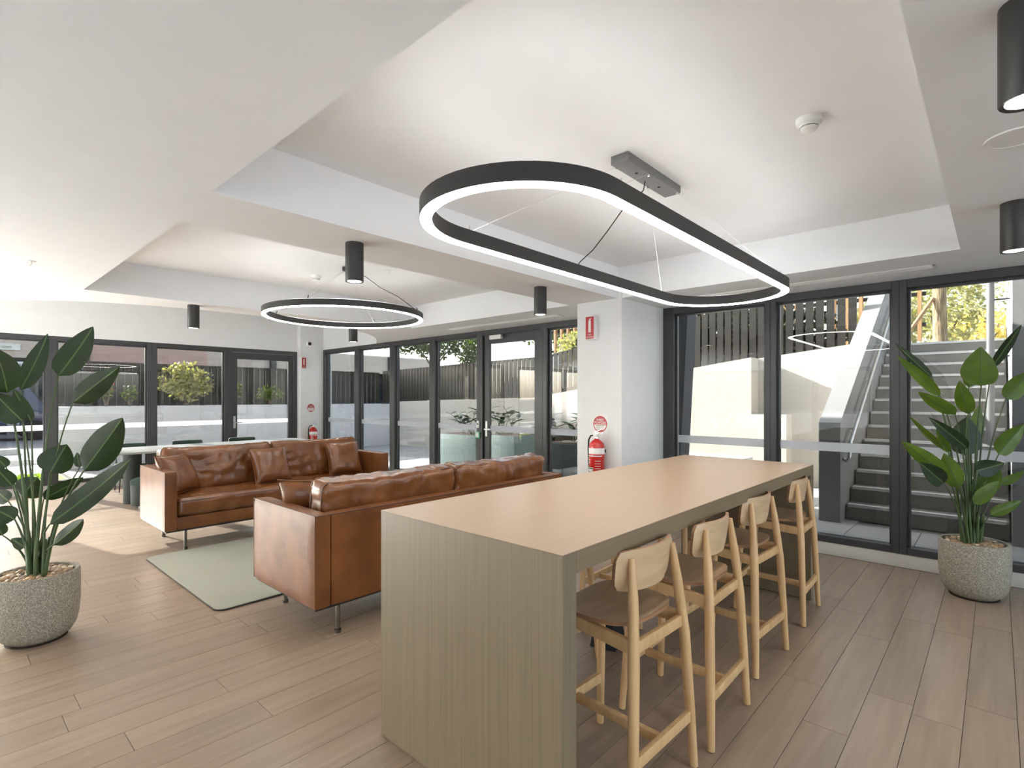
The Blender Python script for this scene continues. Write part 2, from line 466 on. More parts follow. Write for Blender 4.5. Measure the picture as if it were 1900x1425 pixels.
# ------------------------------------------------------------------ geometry helpers
class MB:
    """collects shapes; build() links them as ONE mesh object"""
    def __init__(self):
        self.v, self.f, self.mi = [], [], []
        self.cur = 0
    def add(self, vs, fs):
        o = len(self.v)
        self.v += [tuple(p) for p in vs]
        self.f += [tuple(i + o for i in q) for q in fs]
        self.mi += [self.cur] * len(fs)
        return self
    def box(self, x0, x1, y0, y1, z0, z1):
        x0, x1 = min(x0, x1), max(x0, x1)
        y0, y1 = min(y0, y1), max(y0, y1)
        z0, z1 = min(z0, z1), max(z0, z1)
        vs = [(x0, y0, z0), (x1, y0, z0), (x1, y1, z0), (x0, y1, z0), (x0, y0, z1), (x1, y0, z1), (x1, y1, z1), (x0, y1, z1)]
        return self.add(vs, [(0, 3, 2, 1), (4, 5, 6, 7), (0, 1, 5, 4), (1, 2, 6, 5), (2, 3, 7, 6), (3, 0, 4, 7)])
    def bar(self, a, b, w, h, up=(0, 0, 1)):
        a, b = Vector(a), Vector(b)
        d = (b - a).normalized()
        s = d.cross(Vector(up))
        if s.length < 1e-4:
            s = d.cross(Vector((1, 0, 0)))
        s.normalize()
        t = s.cross(d).normalized()
        vs = []
        for p in (a, b):
            for i, j in ((-1, -1), (1, -1), (1, 1), (-1, 1)):
                vs.append(p + s * (w / 2 * i) + t * (h / 2 * j))
        return self.add(vs, [(0, 1, 2, 3), (7, 6, 5, 4), (0, 4, 5, 1), (1, 5, 6, 2), (2, 6, 7, 3), (3, 7, 4, 0)])
    def tube(self, path, r, n=8, closed=False, cap=True):
        path = [Vector(p) for p in path]
        k = len(path)
        rs = r if isinstance(r, (list, tuple)) else [r] * k
        rings = []
        prev = None
        for i, p in enumerate(path):
            if closed:
                d = path[(i + 1) % k] - path[i - 1]
            else:
                d = path[min(i + 1, k - 1)] - path[max(i - 1, 0)]
            d.normalize()
            if prev is None:
                ref = Vector((0, 0, 1)) if abs(d.z) < 0.9 else Vector((1, 0, 0))
                s = d.cross(ref).normalized()
            else:
                s = (prev - d * prev.dot(d)).normalized()
            prev = s
            t = d.cross(s)
            rings.append([p + (s * math.cos(a) + t * math.sin(a)) * rs[i] for a in (2 * math.pi * j / n for j in range(n))])
        vs = [q for ring in rings for q in ring]
        fs = []
        m = k if closed else k - 1
        for i in range(m):
            i2 = (i + 1) % k
            for j in range(n):
                j2 = (j + 1) % n
                fs.append((i * n + j, i * n + j2, i2 * n + j2, i2 * n + j))
        if cap and not closed:
            fs.append(tuple(reversed(range(n))))
            fs.append(tuple((k - 1) * n + j for j in range(n)))
        return self.add(vs, fs)
    def lathe(self, prof, n=24, c=(0, 0, 0), mtx=None):
        vs, fs = [], []
        for (r, z) in prof:
            for j in range(n):
                a = 2 * math.pi * j / n
                p = Vector((r * math.cos(a), r * math.sin(a), z))
                if mtx is not None:
                    p = mtx @ p
                vs.append(p + Vector(c))
        for i in range(len(prof) - 1):
            for j in range(n):
                j2 = (j + 1) % n
                fs.append((i * n + j, i * n + j2, (i + 1) * n + j2, (i + 1) * n + j))
        if prof[0][0] > 1e-6:
            fs.append(tuple(reversed(range(n))))
        if prof[-1][0] > 1e-6:
            k = len(prof) - 1
            fs.append(tuple(k * n + j for j in range(n)))
        return self.add(vs, fs)
    def prism(self, poly, z0, z1):
        n = len(poly)
        vs = [(x, y, z0) for x, y in poly] + [(x, y, z1) for x, y in poly]
        fs = [tuple(reversed(range(n))), tuple(range(n, 2 * n))]
        fs += [(i, (i + 1) % n, n + (i + 1) % n, n + i) for i in range(n)]
        return self.add(vs, fs)
    def move(self, mtx):
        self.v = [tuple(mtx @ Vector(p)) for p in self.v]
        return self
    def mesh(self, name, mat, bevel=0.0, seg=2, smooth=True, angle=40, weld=False):
        me = bpy.data.meshes.new(name)
        me.from_pydata(self.v, [], self.f)
        mats = mat if isinstance(mat, (list, tuple)) else [mat]
        for m in mats:
            me.materials.append(M[m] if isinstance(m, str) else m)
        if len(mats) > 1:
            me.polygons.foreach_set('material_index', self.mi)
        bm = bmesh.new()
        bm.from_mesh(me)
        if weld:
            bmesh.ops.remove_doubles(bm, verts=bm.verts, dist=1e-5)
        if bevel:
            es = [e for e in bm.edges if len(e.link_faces) == 2 and e.calc_face_angle(0) > R(30)]
            bmesh.ops.bevel(bm, geom=es, offset=bevel, segments=seg, profile=0.6, affect='EDGES', clamp_overlap=True)
        bmesh.ops.recalc_face_normals(bm, faces=bm.faces)
        bm.to_mesh(me)
        bm.free()
        if smooth:
            me.polygons.foreach_set('use_smooth', [True] * len(me.polygons))
            me.set_sharp_from_angle(angle=R(angle))
        me.update()
        return me
    def build(self, name, mat, parent=None, loc=(0, 0, 0), rz=0.0, **kw):
        return link(name, self.mesh(name, mat, **kw), parent, loc, rz)

def link(name, me, parent=None, loc=(0, 0, 0), rz=0.0):
    o = bpy.data.objects.new(name, me)
    C.objects.link(o)
    o.location = loc
    o.rotation_euler = (0, 0, rz)
    if parent is not None:
        o.parent = parent
    return o

def tag(o, label=None, cat=None, group=None, kind=None):
    if label:
        o['label'] = label
    if cat:
        o['category'] = cat
    if group:
        o['group'] = group
    if kind:
        o['kind'] = kind
    return o

def thing(name, label, cat, loc=(0, 0, 0), rz=0.0, group=None):
    o = bpy.data.objects.new(name, None)
    C.objects.link(o)
    o.empty_display_size = 0.2
    o.location = loc
    o.rotation_euler = (0, 0, rz)
    return tag(o, label, cat, group)

def struct(o, label=None):
    return tag(o, label, kind='structure')

def copy_tree(o, parent=None):
    c = o.copy()
    C.objects.link(c)
    c.parent = parent
    for ch in list(o.children):
        copy_tree(ch, c)
    return c

def text_mb(body, size, depth=0.002, align='CENTER'):
    cu = bpy.data.curves.new('lettering', 'FONT')
    cu.body = body
    cu.size = size
    cu.extrude = depth / 2
    cu.align_x = align
    cu.align_y = 'CENTER'
    cu.resolution_u = 3
    ob = bpy.data.objects.new('lettering', cu)
    C.objects.link(ob)
    dg = bpy.context.evaluated_depsgraph_get()
    me = bpy.data.meshes.new_from_object(ob.evaluated_get(dg))
    bpy.data.objects.remove(ob, do_unlink=True)
    mb = MB()
    mb.add([v.co[:] for v in me.vertices], [tuple(p.vertices) for p in me.polygons])
    bpy.data.meshes.remove(me)
    return mb

def bez(p0, p1, p2, n=10):
    p0, p1, p2 = Vector(p0), Vector(p1), Vector(p2)
    return [p0 * (1 - t) ** 2 + p1 * 2 * t * (1 - t) + p2 * t * t for t in (i / (n - 1) for i in range(n))]

# ------------------------------------------------------------------ the room
U0, U1, V0, V1 = -8.0, 5.78, -3.4, 11.0          # inside faces of the room
ZS, ZC, ZH = 2.54, 2.865, 3.3                    # dropped ceiling, coffer lids, high ceiling beyond the curved edge
HEAD_B, HEAD_L = 2.54, 2.475
BASE = 0.12

floor = struct(MB().box(U0 - 0.2, U1 + 0.16, V0 - 0.2, V1 + 0.2, -0.12, -0.006).build('floor', 'subfloor'),
               'grey brown oak plank floor of the lounge')
TILE_U = -0.9                                     # unseen end gets pale tiles, added to bounce light onto the ceiling
PW, PL, GAP = 0.185, 1.24, 0.0012
rng = random.Random(3)
cells = []
row = 0
y = V0
while y < V1:
    y1 = min(y + PW, V1)
    x = TILE_U - rng.random() * PL
    while x < U1:
        a, b = max(x, TILE_U), min(x + PL, U1)
        if b - a > 0.02:
            cells.append((a, b, y, y1))
        x += PL
    y = y1
def seen_size(c):
    """how large a plank shows from the room's corner where one stands: nearer and in front first"""
    mx, my = (c[0] + c[1]) / 2, (c[2] + c[3]) / 2
    dep = mx * 0.7386 + my * 0.6743
    lat = mx * 0.6742 - my * 0.7386
    if dep < 0.9 or abs(lat) > dep * 1.1 + 0.5:
        return -1
    return (c[1] - c[0]) / dep ** 3
cells.sort(key=lambda c: -seen_size(c))
full = MB().box(GAP, PL - GAP, GAP, PW - GAP, -0.008, 0.0).mesh('plank', 'plank', smooth=False)
rest = MB()
for i, (a, b, y0, y1) in enumerate(cells):
    if i < 296 and seen_size((a, b, y0, y1)) > 0:
        if abs((b - a) - PL) < 1e-4 and abs((y1 - y0) - PW) < 1e-4:
            link('plank', full, floor, (a, y0, 0))
        else:
            MB().box(GAP, b - a - GAP, GAP, y1 - y0 - GAP, -0.008, 0.0).build('plank', 'plank', floor, (a, y0, 0), smooth=False)
    else:
        rest.box(a + GAP, b - GAP, y0 + GAP, y1 - GAP, -0.008, 0.0)
tag(rest.build('remaining_planks', 'plank', floor, smooth=False), kind='stuff')
tl = MB()
x = U0
while x < TILE_U - 0.01:
    y = V0
    while y < V1:
        tl.box(x + 0.0015, min(x + 0.789, TILE_U) - 0.0015, y + 0.0015, min(y + 0.8, V1) - 0.0015, -0.008, 0.0)
        y += 0.8
    x += 0.789
tag(tl.build('added_bounce_tiles', 'pale_tile', floor, smooth=False), kind='stuff')

# ceiling: a thick dropped slab with two coffers and a curved far edge
EDGE = [(-8.0, 10.6), (-2.4, 10.5), (-1.6, 10.2), (-0.8, 9.3), (-0.15, 8.5), (0.5, 7.82), (1.12, 7.28), (2.0, 6.99), (2.9, 6.93), (3.8, 7.09), (4.5, 7.36), (5.2, 7.95), (5.78, 8.8)]
def edge_v(u):
    pts = EDGE
    for i in range(len(pts) - 1):
        if pts[i][0] <= u <= pts[i + 1][0]:
            p1, p2 = pts[i], pts[i + 1]
            p0 = pts[max(i - 1, 0)]
            p3 = pts[min(i + 2, len(pts) - 1)]
            t = (u - p1[0]) / (p2[0] - p1[0])
            m1 = (p2[1] - p0[1]) / (p2[0] - p0[0]) * (p2[0] - p1[0])
            m2 = (p3[1] - p1[1]) / (p3[0] - p1[0]) * (p2[0] - p1[0])
            return (2 * t ** 3 - 3 * t * t + 1) * p1[1] + (t ** 3 - 2 * t * t + t) * m1 + (-2 * t ** 3 + 3 * t * t) * p2[1] + (t ** 3 - t * t) * m2
    return pts[-1][1]
K1 = (0.957, 4.86, 0.19, 2.93)
K2 = (0.995, 4.86, 3.56, 6.48)
cb = MB()
T = ZC + 0.03
cb.box(U0 - 0.1, U1 + 0.12, V0 - 0.1, K1[2], ZS, T)
cb.box(U0 - 0.1, K1[0], K1[2], K1[3], ZS, T)
cb.box(K1[1], U1 + 0.12, K1[2], K1[3], ZS, T)
cb.box(U0 - 0.1, U1 + 0.12, K1[3], K2[2], ZS, T)
cb.box(U0 - 0.1, K2[0], K2[2], K2[3], ZS, T)
cb.box(K2[1], U1 + 0.12, K2[2], K2[3], ZS, T)
us = [U0 + (U1 - U0) * i / 60 for i in range(61)]
poly = [(us[0], K2[3])] + [(us[-1], K2[3])] + [(u, edge_v(u)) for u in reversed(us)]
vs = [(x, y, ZS) for x, y in poly] + [(x, y, T) for x, y in poly]
n = len(poly)
lo, hi = [], []
for i in range(60):
    u, u2 = us[i], us[i + 1]
    cb.add([(u, K2[3], ZS), (u2, K2[3], ZS), (u2, edge_v(u2), ZS), (u, edge_v(u), ZS)], [(0, 3, 2, 1)])
    cb.add([(u, K2[3], T), (u2, K2[3], T), (u2, edge_v(u2), T), (u, edge_v(u), T)], [(0, 1, 2, 3)])
    cb.add([(u, edge_v(u), ZS), (u2, edge_v(u2), ZS), (u2, edge_v(u2), T), (u, edge_v(u), T)], [(0, 1, 2, 3)])
cb.box(K2[0], K2[1], K2[3] - 0.001, K2[3] + 0.001, ZS, T)
# coffer lids and the lid over the whole room
cb.box(K1[0] - 0.02, K1[1] + 0.02, K1[2] - 0.02, K1[3] + 0.02, ZC, ZC + 0.05)
cb.box(K2[0] - 0.02, K2[1] + 0.02, K2[2] - 0.02, K2[3] + 0.02, ZC, ZC + 0.05)
cb.box(U0 - 0.25, U1 + 0.25, V0 - 0.25, V1 + 0.25, ZH, ZH + 0.25)
struct(cb.build('ceiling', 'ceil', smooth=False), 'white dropped ceiling with two rectangular coffers and a curved edge')

# walls
bw = MB()
bw.box(U1, U1 + 0.2, V0 - 0.2, V1 + 0.2, HEAD_B, ZH)
struct(bw.build('wall_back', 'white', smooth=False), 'white bulkhead over the long window wall')
lw = MB()
lw.box(U0 - 0.2, U1 + 0.2, V1, V1 + 0.2, HEAD_L, ZH)
lw.box(-0.66, -0.06, V1, V1 + 0.2, 0, HEAD_L)
struct(lw.build('wall_left', 'white', smooth=False), 'white bulkhead over the street windows')
nw = MB()
nw.box(U0 - 0.2, U1 + 0.2, V0 - 0.2, V0, HEAD_B, ZH)
nw.box(U0 - 0.2, U0 + 0.1, V0 - 0.2, V0, 0, HEAD_B)
struct(nw.build('wall_right', 'white', smooth=False), 'white bulkhead over the window wall behind the viewer')
sw = MB()
sw.box(U0 - 0.2, U0, V0, V1 + 0.2, HEAD_L, ZH)
for a, b in ((V0, 2.9), (10.6, V1)):
    sw.box(U0 - 0.2, U0, a, b, 0, HEAD_L)
struct(sw.build('wall_front', 'white', smooth=False), 'white window wall on the entry side')
struct(MB().box(4.85, U1 + 0.2, 2.885, 3.445, 0, ZS + 0.1).build('wall_pillar', 'white', bevel=0.003), 'square white pillar beside the bar table windows')
struct(MB().box(5.27, U1 + 0.2, 10.85, V1 + 0.2, 0, ZH).build('wall_corner', 'white', bevel=0.003), 'white corner pier between the two glass walls')

bb = MB()
bb.box(U1 + 0.01, U1 + 0.14, 3.445, 10.85, 0, BASE)
bb.box(U1 + 0.01, U1 + 0.14, V0, 2.885, 0, BASE)
struct(bb.build('baseboard_back', 'skirt', bevel=0.002), 'pale skirting below the long window wall')
bl = MB()
bl.box(U0, 5.27, V1 + 0.01, V1 + 0.14, 0, BASE)
struct(bl.build('baseboard_left', 'skirt', bevel=0.002), 'pale skirting below the street windows')
bf = MB()
bf.box(U0 - 0.14, U0 - 0.01, 2.9, V1, 0, BASE)
bf.box(U0 + 0.1, U1, V0 - 0.14, V0 - 0.01, 0, BASE)
struct(bf.build('baseboard_front', 'skirt', bevel=0.002), 'pale skirting below the entry side windows')

# windows: frame (mesh) > pane, frosted_strip ; axis 'u' = plane of constant u running along v
wcount = [0]
def window(axis, plane, a0, a1, head, sgn=1, l0=0.07, l1=0.07, base=BASE, label=None, glass='glass'):
    """sgn: direction of the outside.  l0/l1 jamb widths at a0/a1"""
    wcount[0] += 1
    D0, D1 = plane, plane + sgn * 0.13
    g0, g1 = plane + sgn * 0.070, plane + sgn * 0.078
    def bx(mb, p0, p1, q0, q1, z0, z1):
        if axis == 'u':
            mb.box(p0, p1, q0, q1, z0, z1)
        else:
            mb.box(q0, q1, p0, p1, z0, z1)
    fr = MB()
    bx(fr, D0, D1, a0, a0 + l0, base, head)
    bx(fr, D0, D1, a1 - l1, a1, base, head)
    bx(fr, D0, D1, a0 + l0, a1 - l1, head - 0.075, head)
    bx(fr, D0, D1, a0 + l0, a1 - l1, base, base + 0.06)
    # inner glazing beads
    i0, i1 = plane + sgn * 0.05, plane + sgn * 0.10
    bx(fr, i0, i1, a0 + l0, a0 + l0 + 0.022, base + 0.06, head - 0.075)
    bx(fr, i0, i1, a1 - l1 - 0.022, a1 - l1, base + 0.06, head - 0.075)
    bx(fr, i0, i1, a0 + l0 + 0.022, a1 - l1 - 0.022, head - 0.095, head - 0.075)
    w = struct(fr.build('window_%d' % wcount[0], 'frame', bevel=0.003, seg=1), label)
    pn = MB()
    bx(pn, g0, g1, a0 + l0 + 0.01, a1 - l1 - 0.01, base + 0.05, head - 0.085)
    pn.build('pane', glass, w, smooth=False)
    st = MB()
    s0 = plane + sgn * 0.066
    bx(st, s0, s0 + sgn * 0.001, a0 + l0 + 0.022, a1 - l1 - 0.022, 0.985, 1.07)
    st.build('frosted_strip', 'film', w, smooth=False)
    return w

def door(n, axis, plane, a0, a1, head, sgn, hinge_hi, label, glass='glass'):
    """aluminium glazed door leaf with its own frame; handle at the low or high side"""
    D0, D1 = plane, plane + sgn * 0.13
    L0, L1 = plane + sgn * 0.035, plane + sgn * 0.085
    def bx(mb, p0, p1, q0, q1, z0, z1):
        if axis == 'u':
            mb.box(p0, p1, q0, q1, z0, z1)
        else:
            mb.box(q0, q1, p0, p1, z0, z1)
    fr = MB()
    bx(fr, D0, D1, a0, a0 + 0.06, 0, head)
    bx(fr, D0, D1, a1 - 0.06, a1, 0, head)
    bx(fr, D0, D1, a0 + 0.06, a1 - 0.06, head - 0.075, head)
    w = struct(fr.build('door_%d' % n, 'frame', bevel=0.003, seg=1), label)
    b0, b1 = a0 + 0.066, a1 - 0.066
    leaf = MB()
    bx(leaf, L0, L1, b0, b0 + 0.11, 0.012, head - 0.08)
    bx(leaf, L0, L1, b1 - 0.11, b1, 0.012, head - 0.08)
    bx(leaf, L0, L1, b0 + 0.11, b1 - 0.11, head - 0.21, head - 0.08)
    bx(leaf, L0, L1, b0 + 0.11, b1 - 0.11, 0.012, 0.16)
    leaf_o = leaf.build('door_leaf', 'frame', w, bevel=0.003, seg=1)
    pn = MB()
    g0 = plane + sgn * 0.058
    bx(pn, g0, g0 + sgn * 0.008, b0 + 0.1, b1 - 0.1, 0.15, head - 0.2)
    pn.build('pane', glass, leaf_o, smooth=False)
    st = MB()
    bx(st, g0 - sgn * 0.003, g0 - sgn * 0.002, b0 + 0.112, b1 - 0.112, 0.985, 1.07)
    st.build('frosted_strip', 'film', leaf_o, smooth=False)
    hx = b1 - 0.055 if hinge_hi else b0 + 0.055
    hd = MB()
    p = plane + sgn * 0.032
    bx(hd, p - sgn * 0.008, p + sgn * 0.004, hx - 0.022, hx + 0.022, 0.90, 1.14)
    bx(hd, p - sgn * 0.05, p - sgn * 0.008, hx - 0.009, hx + 0.009, 1.005, 1.023)
    d = -1 if hinge_hi else 1
    bx(hd, p - sgn * 0.055, p - sgn * 0.037, hx - 0.009 * d, hx + 0.13 * d, 1.003, 1.025)
    hd.build('handle', 'steel', leaf_o, bevel=0.003, seg=1)
    return w

# long window wall (constant u), far corner to pillar, then pillar to the near corner
for i, (a, b, lb) in enumerate(((9.52, 10.85, 'corner window beside the white pier'), (8.30, 9.52, 'second tall window from the corner pier'),
             (7.13, 8.30, 'third tall window from the corner pier'), (5.96, 7.13, 'tall window beside the courtyard door'))):
    window('u', U1, a, b, HEAD_B, 1, label='charcoal framed ' + lb, base=BASE)
d2 = door(2, 'u', U1, 4.70, 5.96, HEAD_B, 1, True, 'charcoal glass door to the courtyard with closer')
window('u', U1, 3.445, 4.70, HEAD_B, 1, label='charcoal framed window between courtyard door and pillar')
for i, (a, b, lb) in enumerate(((1.71, 2.885, 'window beside the pillar'), (0.64, 1.71, 'window in front of the stair parapet'),
             (-0.46, 0.64, 'window behind the potted plant'), (-1.55, -0.46, 'window next past the potted plant'), (V0, -1.55, 'last window of the long wall'))):
    window('u', U1, a, b, HEAD_B, 1, l1=0.13 if i == 0 else 0.055, l0=0.055, label='charcoal framed ' + lb)
# street windows (constant v)
window('v', V1, 2.64, 3.90, HEAD_L, 1, label='charcoal framed street window beside the street door', glass='glass_street')
window('v', V1, 1.29, 2.64, HEAD_L, 1, label='charcoal framed street window looking at the planter wall', glass='glass_street')
window('v', V1, -0.06, 1.29, HEAD_L, 1, label='charcoal framed street window behind the tall potted plant', glass='glass_street')
window('v', V1, -1.85, -0.66, HEAD_L, 1, label='charcoal framed street window past the white pier', glass='glass_clear')
for k in range(5):  # unseen windows, added with clear glass to flood the room with daylight
    a = U0 + k * (-1.85 - U0) / 5
    window('v', V1, a, a + (-1.85 - U0) / 5, HEAD_L, 1, label='charcoal framed unseen street window added along the lounge for daylight', glass='glass_clear')
d1 = door(1, 'v', V1, 3.90, 5.27, HEAD_L, 1, False, 'charcoal glass door to the street beside the pier', glass='glass_street')
# entry-side windows (behind the viewer)
for a, b in ((2.9, 4.45), (4.45, 6.0), (6.0, 7.55), (7.55, 9.1), (9.1, 10.6)):
    window('u', U0, a, b, HEAD_L, -1, label='charcoal framed window on the entry side', glass='glass')

for k in range(9):  # unseen windows added to bring light to the near side
    a = U0 + 0.1 + k * (U1 - U0 - 0.1) / 9
    window('v', V0, a, a + (U1 - U0 - 0.1) / 9, HEAD_B, -1, label='charcoal framed unseen window added behind the viewer for daylight', glass='glass_rear')

# courtyard door closer, exit button plates
cl = thing('door_closer', 'pale grey door closer box at the head of courtyard door', 'door closer', (U1 + 0.033, 5.61, 2.42))
MB().box(-0.055, 0.0, -0.12, 0.12, -0.032, 0.032).build('closer_body', 'plastic', cl, bevel=0.006)
MB().bar((-0.03, -0.10, 0.0), (-0.03, -0.34, 0.045), 0.014, 0.008).build('closer_arm', 'frame', cl)
eb = thing('exit_button', 'small white and green exit button beside courtyard door', 'button', (U1 - 0.001, 5.985, 1.03))
MB().box(-0.02, 0, -0.025, 0.025, 0.0, 0.11).build('button_plate', 'plastic', eb, bevel=0.003)
MB().lathe([(0.014, 0), (0.014, 0.01), (0.0, 0.012)], 12, (-0.02, 0, 0.06), Matrix.Rotation(R(-90), 3, 'Y')).build('push_button', 'green_print', eb)
gp = thing('break_glass_point', 'small green emergency release box below the exit button', 'release box', (U1 - 0.001, 5.985, 0.87))
MB().box(-0.03, 0, -0.045, 0.045, 0.0, 0.1).build('housing', 'exit_green', gp, bevel=0.004)
MB().box(-0.032, -0.029, -0.03, 0.03, 0.02, 0.08).build('cover', 'plastic', gp)

# ------------------------------------------------------------------ ceiling fittings
def slot(name, v0, v1, label):
    t = thing(name, label, 'air diffuser', (5.345, (v0 + v1) / 2, ZS))
    L = (v1 - v0) / 2
    MB().box(-0.06, 0.06, -L, -L + 0.015, -0.006, 0).box(-0.06, 0.06, L - 0.015, L, -0.006, 0).box(-0.06, -0.045, -L, L, -0.006, 0).box(0.045, 0.06, -L, L, -0.006, 0).build('diffuser_frame', 'plastic', t, smooth=False)
    MB().box(-0.044, 0.044, -L + 0.015, L - 0.015, -0.002, 0).build('slot_back', 'grey_metal', t, smooth=False)
    for x in (-0.022, 0.0, 0.022):
        MB().bar((x, -L + 0.016, -0.004), (x, L - 0.016, -0.004), 0.008, 0.004).build('blade', 'plastic', t, smooth=False)
slot('linear_diffuser', 4.05, 6.15, 'long white slot diffuser in ceiling above the courtyard door')
slot('linear_diffuser', 0.36, 2.62, 'long white slot diffuser in ceiling above the stair windows')

def downlight(u, v, label, live=True):
    t = thing('downlight', label, 'downlight', (u, v, ZS - 0.26), group='black cylinder downlights')
    MB().lathe([(0.048, 0.004), (0.058, 0.0), (0.06, 0.003), (0.06, 0.26), (0.0, 0.26)], 28).build('cylinder', 'black', t)
    MB().lathe([(0.0, 0.0), (0.047, 0.0), (0.047, 0.006), (0, 0.006)], 24, (0, 0, 0.004)).build('lens', 'dl_led', t)
    ld = bpy.data.lights.new('downlight_beam', 'SPOT')
    ld.energy = DOWNLIGHT_W
    ld.spot_size = R(95)
    ld.spot_blend = 0.8
    ld.shadow_soft_size = 0.05
    ld.color = (1.0, 0.97, 0.93)
    lo = bpy.data.objects.new('downlight_beam', ld)
    C.objects.link(lo)
    lo.parent = t
    lo.location = (0, 0, -0.012)
    return t
downlight(1.93, 3.20, 'black cylinder downlight on the beam between coffers, above the sofa end')
downlight(3.88, 3.18, 'black cylinder downlight on the beam between coffers, near the white pillar')
downlight(2.00, 6.68, 'black cylinder downlight past the ring coffer, nearer the street windows end')
downlight(3.99, 6.65, 'black cylinder downlight past the ring coffer, nearer the courtyard door')
downlight(3.90, -0.07, 'black cylinder downlight beside the bar coffer, near the stair windows')
downlight(1.95, -0.06, 'black cylinder downlight beside the bar coffer, farther from stair windows')

# stadium pendant over the bar table
def stadium(L, Rr, n=28):
    pts = []
    for i in range(n + 1):
        a = -math.pi / 2 + math.pi * i / n
        pts.append((L - Rr + Rr * math.cos(a), Rr * math.sin(a)))
    for i in range(n + 1):
        a = math.pi / 2 + math.pi * i / n
        pts.append((-(L - Rr) + Rr * math.cos(a), Rr * math.sin(a)))
    return pts
def band(outer, inner, z0, z1):
    mb = MB()
    n = len(outer)
    vs = [(x, y, z0) for x, y in outer] + [(x, y, z1) for x, y in outer] + [(x, y, z0) for x, y in inner] + [(x, y, z1) for x, y in inner]
    fs = []
    for i in range(n):
        j = (i + 1) % n
        fs += [(i, j, n + j, n + i), (2 * n + j, 2 * n + i, 3 * n + i, 3 * n + j), (n + i, n + j, 3 * n + j, 3 * n + i), (j, i, 2 * n + i, 2 * n + j)]
    mb.add(vs, fs)
    return mb
SZ = 2.275
t = thing('stadium_pendant', 'black oval racetrack pendant light hung over the bar table', 'pendant light', (2.93, 1.56, SZ))
band(stadium(1.60, 0.47), stadium(1.545, 0.415), 0.006, 0.078).build('light_body', 'black', t, angle=50)
band(stadium(1.597, 0.467), stadium(1.548, 0.418), 0.0, 0.0062).build('led_diffuser', 'led', t, angle=50)
band(stadium(1.590, 0.460), stadium(1.555, 0.425), 0.0775, 0.080).build('added_fill_strip', 'added_fill', t, angle=50)  # added glowing strip, lights the coffer lid above
cz = ZC - SZ
cn = MB().box(-0.33, 0.33, -0.055, 0.055, cz - 0.05, cz).build('canopy', 'grey_metal', t, bevel=0.003)
for x in (-0.14, 0.14):
    MB().lathe([(0.009, 0), (0.009, 0.003), (0, 0.003)], 10, (x, 0, cz - 0.053)).build('screw', 'rubber', cn)
for (sx, sy) in ((-1, 1), (-1, -1), (1, 1), (1, -1)):
    a = (sx * (0.29 if sx * sy < 0 else 0.08), sy * 0.045, cz - 0.05)
    b = (sx * 1.06, sy * 0.4425, 0.078)
    MB().tube([a, b], 0.0011, 5).build('suspension_wire', 'steel', t)
    MB().tube([(a[0], a[1], a[2] + 0.002), (a[0], a[1], a[2] - 0.012)], 0.007, 8).build('wire_grip', 'chrome', t)
    MB().tube([(b[0], b[1], b[2]), (b[0] - sx * 0.004, b[1], b[2] + 0.03)], 0.004, 6).build('wire_fixing', 'chrome', t)
MB().tube([(0.0, 0.02, cz - 0.05), (0.0, 0.03, cz - 0.10), (-0.03, 0.08, cz - 0.16), (-0.05, 0.14, cz - 0.2), (-0.08, 0.24, cz - 0.33), (-0.10, 0.33, cz - 0.43), (-0.11, 0.42, 0.10), (-0.11, 0.4425, 0.078)], 0.0035, 6).build('power_cord', 'rubber', t)

# ring pendant over the sofas
RZ = 2.325
t = thing('ring_pendant', 'black circular ring pendant light hung over the sofas', 'pendant light', (2.93, 5.03, RZ))
ring = lambda r, n=72: [(r * math.cos(2 * math.pi * i / n), r * math.sin(2 * math.pi * i / n)) for i in range(n)]
band(ring(0.80), ring(0.755), 0.006, 0.065).build('light_body', 'black', t, angle=50)
band(ring(0.797), ring(0.758), 0.0, 0.0062).build('led_diffuser', 'led', t, angle=50)
band(ring(0.792), ring(0.763), 0.0645, 0.067).build('added_fill_strip', 'added_fill', t, angle=50)  # added strip hidden on top, brightens the ring coffer
cz = ZC - RZ
MB().lathe([(0.0, cz - 0.04), (0.03, cz - 0.04), (0.034, cz - 0.036), (0.034, cz)], 28).build('canopy', 'black', t)
for k in range(4):
    a = R(35 + 90 * k)
    MB().tube([(0.025 * math.cos(a), 0.025 * math.sin(a), cz - 0.04), (0.7775 * math.cos(a), 0.7775 * math.sin(a), 0.065)], 0.0011, 5).build('suspension_wire', 'steel', t)
    MB().tube([(0.7775 * math.cos(a), 0.7775 * math.sin(a), 0.065), (0.765 * math.cos(a), 0.765 * math.sin(a), 0.10)], 0.005, 6).build('wire_fixing', 'black', t)
a = R(-55)
q = [Vector((0.015, -0.015, cz - 0.04)), Vector((0.12, -0.19, cz - 0.11)), Vector((0.22, -0.30, cz - 0.22)), Vector((0.33, -0.48, cz - 0.33)), Vector((0.41, -0.60, 0.10)), Vector((0.4459, -0.6369, 0.065))]
MB().tube(q, 0.0035, 6).build('power_cord', 'rubber', t)

